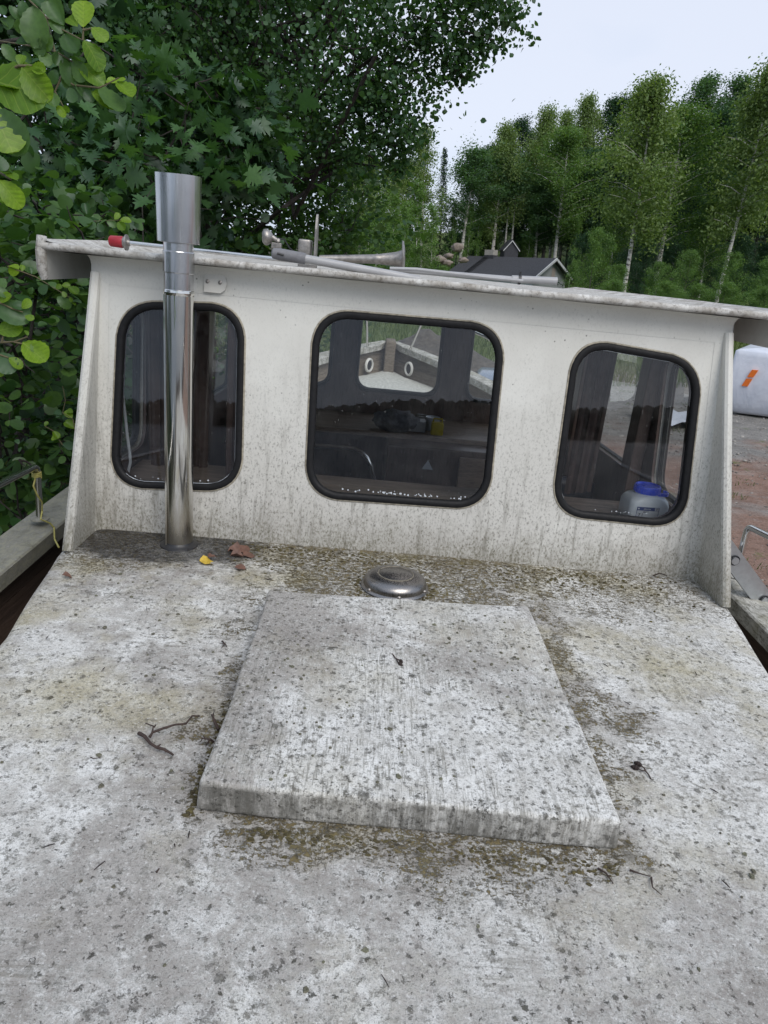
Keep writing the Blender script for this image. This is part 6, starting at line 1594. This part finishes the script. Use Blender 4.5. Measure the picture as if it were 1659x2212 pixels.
# plastic sheeting lying further off (seen through the starboard windows)
p = wp(1480, 805, 16)
obj('plastic_sheet', MB().rings([[(p[0]+a*.2, p[1]+c*.25, float(terrain(p[0], p[1]))+.14*abs(math.sin(a*2.1+c*1.7))+.05) for a in range(-4, 5)] for c in range(-3, 4)], closed=False).get(), M_WRAP, origin=tuple(p), frame=WORLD, smooth=True, label='crumpled clear plastic sheet lying on the yard', cat='plastic sheet')
# ------------------------------------------------------------------ the house
M_ROOFD = simple('roof_felt', (.045, .046, .053), .75, var=.15, scale=4); M_HW = simple('house_render', (.36, .38, .38), .8, var=.06, scale=3)
M_WHITE = simple('white_trim', (.62, .63, .63), .5, var=.05); M_CHIM = simple('chimney_render', (.33, .31, .28), .85, var=.15, scale=5)
M_WIN = simple('house_window', (.42, .36, .32), .3, var=.05)
pr, pl = wp(1202, 558, 72.5), wp(1003, 558.5, 74)
gr_ = float(terrain(pr[0], pr[1]))
er = wp(1141, 600, 66.5)
rd = np.array([pl[0]-pr[0], pl[1]-pr[1], 0]); Lr = 9.8; rd /= np.linalg.norm(rd); rd = np.array([-math.cos(.66), math.sin(.66), 0]); rd /= np.linalg.norm(rd)
gd = np.array([-rd[1], rd[0], 0]); gd = gd if gd[1] < 0 else -gd          # towards the viewer
zr = pr[2]; hw = 4.1; ze = zr-1.75
hb_ = np.array([pr[0], pr[1], 0.])
def hp(a, c, z): return tuple(hb_+rd*a+gd*c+np.array([0, 0, z]))
t_ = thing('house', 'small grey house with dark gable roof at the foot of the wood', 'house', (pr[0], pr[1], gr_), WORLD)
zw = ze+.12
obj('wall', MB().add([hp(.45, -hw+.5, gr_-.3), hp(Lr-.4, -hw+.5, gr_-.3), hp(Lr-.4, hw-.5, gr_-.3), hp(.45, hw-.5, gr_-.3), hp(.45, -hw+.5, zw), hp(Lr-.4, -hw+.5, zw), hp(Lr-.4, hw-.5, zw), hp(.45, hw-.5, zw), hp(.45, 0, zr-.15), hp(Lr-.4, 0, zr-.15)],
    [(0, 1, 5, 4), (1, 2, 6, 9, 5), (2, 3, 7, 6), (3, 0, 4, 8, 7)]).get(), M_HW, parent=t_)
for c0, c1 in ((0, hw), (0, -hw)):
    V = [hp(0, c0, zr), hp(Lr, c0, zr), hp(Lr, c1, ze), hp(0, c1, ze)]; V += [(x, y, z-.13) for x, y, z in V]
    rf = obj('roof', (V, [(0, 1, 2, 3), (7, 6, 5, 4), (0, 4, 5, 1), (1, 5, 6, 2), (2, 6, 7, 3), (3, 7, 4, 0)]), M_ROOFD, parent=t_)
    V = [hp(-.02, c0, zr+.03), hp(-.02, c1, ze+.03), hp(-.02, c1, ze-.22), hp(-.02, c0, zr-.22), hp(-.10, c0, zr+.03), hp(-.10, c1, ze+.03), hp(-.10, c1, ze-.22), hp(-.10, c0, zr-.22)]
    obj('barge_board', (V, [(0, 1, 2, 3), (7, 6, 5, 4), (0, 4, 5, 1), (1, 5, 6, 2), (2, 6, 7, 3), (3, 7, 4, 0)]), M_WHITE, parent=t_)
def to_px(p): v = R_CAM @ (B3.T @ np.array(p)-C_CAM); return PW/2+FP*v[0]/-v[2]
ca = min(np.linspace(.5, 9, 200), key=lambda a_: abs(to_px(hp(a_, 0, zr))-1061))
ch = MB()
V = [hp(ca-.5, -.4, zr-.6), hp(ca+.5, -.4, zr-.6), hp(ca+.5, .5, zr-.9), hp(ca-.5, .5, zr-.9)]
ch.add(V+[(x, y, zr+.62) for x, y, z in V], [(0, 1, 5, 4), (1, 2, 6, 5), (2, 3, 7, 6), (3, 0, 4, 7), (4, 5, 6, 7)])
obj('chimney', ch.get(), M_CHIM, parent=t_)
V = [hp(ca-.54, -.44, zr-.6), hp(ca+.54, -.44, zr-.6), hp(ca+.54, .54, zr-1.0), hp(ca-.54, .54, zr-1.0)]
obj('chimney_flashing', MB().add(V+[(x, y, zr+.12) for x, y, z in V], [(0, 1, 5, 4), (1, 2, 6, 5), (2, 3, 7, 6), (3, 0, 4, 7), (4, 5, 6, 7)]).get(), M_ROOFD, parent=t_)
m = MB(); sl = (zr-ze)/hw
for k in range(12):
    c = .55+k*.3
    m.tube([hp(ca+.05, c, zr-sl*c+.09), hp(ca+.6, c, zr-sl*c+.09)], .045, 5)
for a in (.05, .6): m.tube([hp(ca+a, .4, zr-sl*.4+.07), hp(ca+a, 4.0, zr-sl*4.0+.07)], .035, 5)
obj('roof_ladder', m.get(), M_BLACK, parent=t_)
obj('gable_vent', MB().add([hp(.42, -1.0+q[0], zr-1.9+q[1]) for q in ((0, 0), (.75, 0), (.75, 1.0), (0, 1.0))], [(0, 1, 2, 3)]).get(), M_WIN, parent=t_)
# little gabled hut up the slope
p = wp(1107, 519, 78); hz = float(terrain(p[0], p[1]))
t_ = thing('hut', 'little dark hut with a white-edged gable up the slope behind the house', 'hut', (p[0], p[1], hz), WORLD)
obj('wall', MB().prism([(-.7, hz-p[2]-.2), (.7, hz-p[2]-.2), (.7, -.9), (0, -.1), (-.7, -.9)], lambda x, z: (p[0]+x, p[1], p[2]+z), lambda x, z: (p[0]+x, p[1]+3, p[2]+z)).get(), M_ROOFD, parent=t_)
for s_ in (-1, 1):
    obj('barge_board', MB().prism([(0, .0), (s_*.86, -1.0), (s_*.86, -1.1), (0, -.10)], lambda x, z: (p[0]+x, p[1]-.15, p[2]+z), lambda x, z: (p[0]+x, p[1]-.05, p[2]+z)).get(), M_WHITE, parent=t_)
    obj('roof', MB().prism([(0, .03), (s_*.9, -1.02), (s_*.9, -.95), (0, .10)], lambda x, z: (p[0]+x, p[1]-.1, p[2]+z), lambda x, z: (p[0]+x, p[1]+3.2, p[2]+z)).get(), M_ROOFD, parent=t_)
# ------------------------------------------------------------------ parked car beyond the starboard bow
M_CAR = simple('car_paint', (.30, .34, .40), .25, .6, var=.03); M_CGL = simple('car_glass', (.035, .05, .07), .05, var=.05); M_TYRE = simple('tyre', (.02, .02, .02), .8)
cc = np.array([2.45, 10.7, float(terrain(2.45, 10.7))]); ca_ = math.radians(84)
t_ = thing('parked_car', 'grey-blue car parked beyond the starboard bow, seen through the wheelhouse', 'car', tuple(cc), WORLD)
def cw(x, y, z): return (cc[0]+x*math.cos(ca_)-y*math.sin(ca_), cc[1]+x*math.sin(ca_)+y*math.cos(ca_), cc[2]+z)
secs = [(-2.15, .45, .62, .70), (-2.05, .30, .74, .80), (-1.3, .22, .86, .86), (-.8, .22, .92, .88), (.9, .22, .94, .88), (1.75, .22, .95, .86), (2.05, .30, .90, .80), (2.15, .42, .80, .72)]
L = []
for x, zl, zh, w in secs:
    L.append([cw(x, y, z) for y, z in ((-w*.93, zl), (-w, (zl+zh)/2), (-w*.97, zh-.04), (-w*.88, zh), (w*.88, zh), (w*.97, zh-.04), (w, (zl+zh)/2), (w*.93, zl))])
obj('body', MB().rings(L, ends=True).get(), M_CAR, parent=t_, smooth=True, auto=40)
cab = [(-.95, .90, .84), (-.25, 1.36, .66), (.25, 1.44, .64), (1.0, 1.40, .62), (1.75, .95, .80)]
L = [[cw(x, -.84, .90), cw(x, -w, z-.04), cw(x, -w*.9, z), cw(x, w*.9, z), cw(x, w, z-.04), cw(x, .84, .90)] for x, z, w in cab]
obj('cabin', MB().rings(L, ends=True).get(), M_CAR, parent=t_, smooth=True, auto=40)
for s_ in (-1, 1):
    for q in ([(-.62, .94), (-.18, 1.30), (.30, 1.38), (.34, .94)], [(.42, .94), (.40, 1.38), (.95, 1.34), (1.30, .96)]):
        obj('side_window', MB().add([cw(x, s_*(.855-.43*(z-.90)+.012), z) for x, z in q], [(0, 1, 2, 3)]).get(), M_CGL, parent=t_)
    for x in (-1.35, 1.35):
        wl = obj('wheel', MB().lathe([(0, -.1), (.20, -.1), (.29, -.09), (.32, -.05), (.32, .05), (.29, .09), (.20, .1), (0, .1)], 24, cw(x, s_*.80, .32), (-math.sin(ca_), math.cos(ca_), 0)).get(), M_TYRE, parent=t_, smooth=True)
        obj('rim', MB().lathe([(0, 0), (.19, 0), (.20, .02)], 20, cw(x, s_*.905, .32), (-s_*math.sin(ca_), s_*math.cos(ca_), 0)).get(), M_ALU, parent=wl)
    obj('headlight', MB().box((0, 0, 0), (.01, .01, .01)).get() if False else MB().lathe([(0, 0), (.10, .0), (.08, .03), (0, .04)], 16, cw(-2.06, s_*.55, .64), (-math.cos(ca_), -math.sin(ca_), 0)).get(), M_WHITE, parent=t_, smooth=True)
obj('windscreen', MB().add([cw(-.90, -.74, .96), cw(-.90, .74, .96), cw(-.30, .60, 1.345), cw(-.30, -.60, 1.345)], [(0, 1, 2, 3)]).get(), M_CGL, parent=t_)
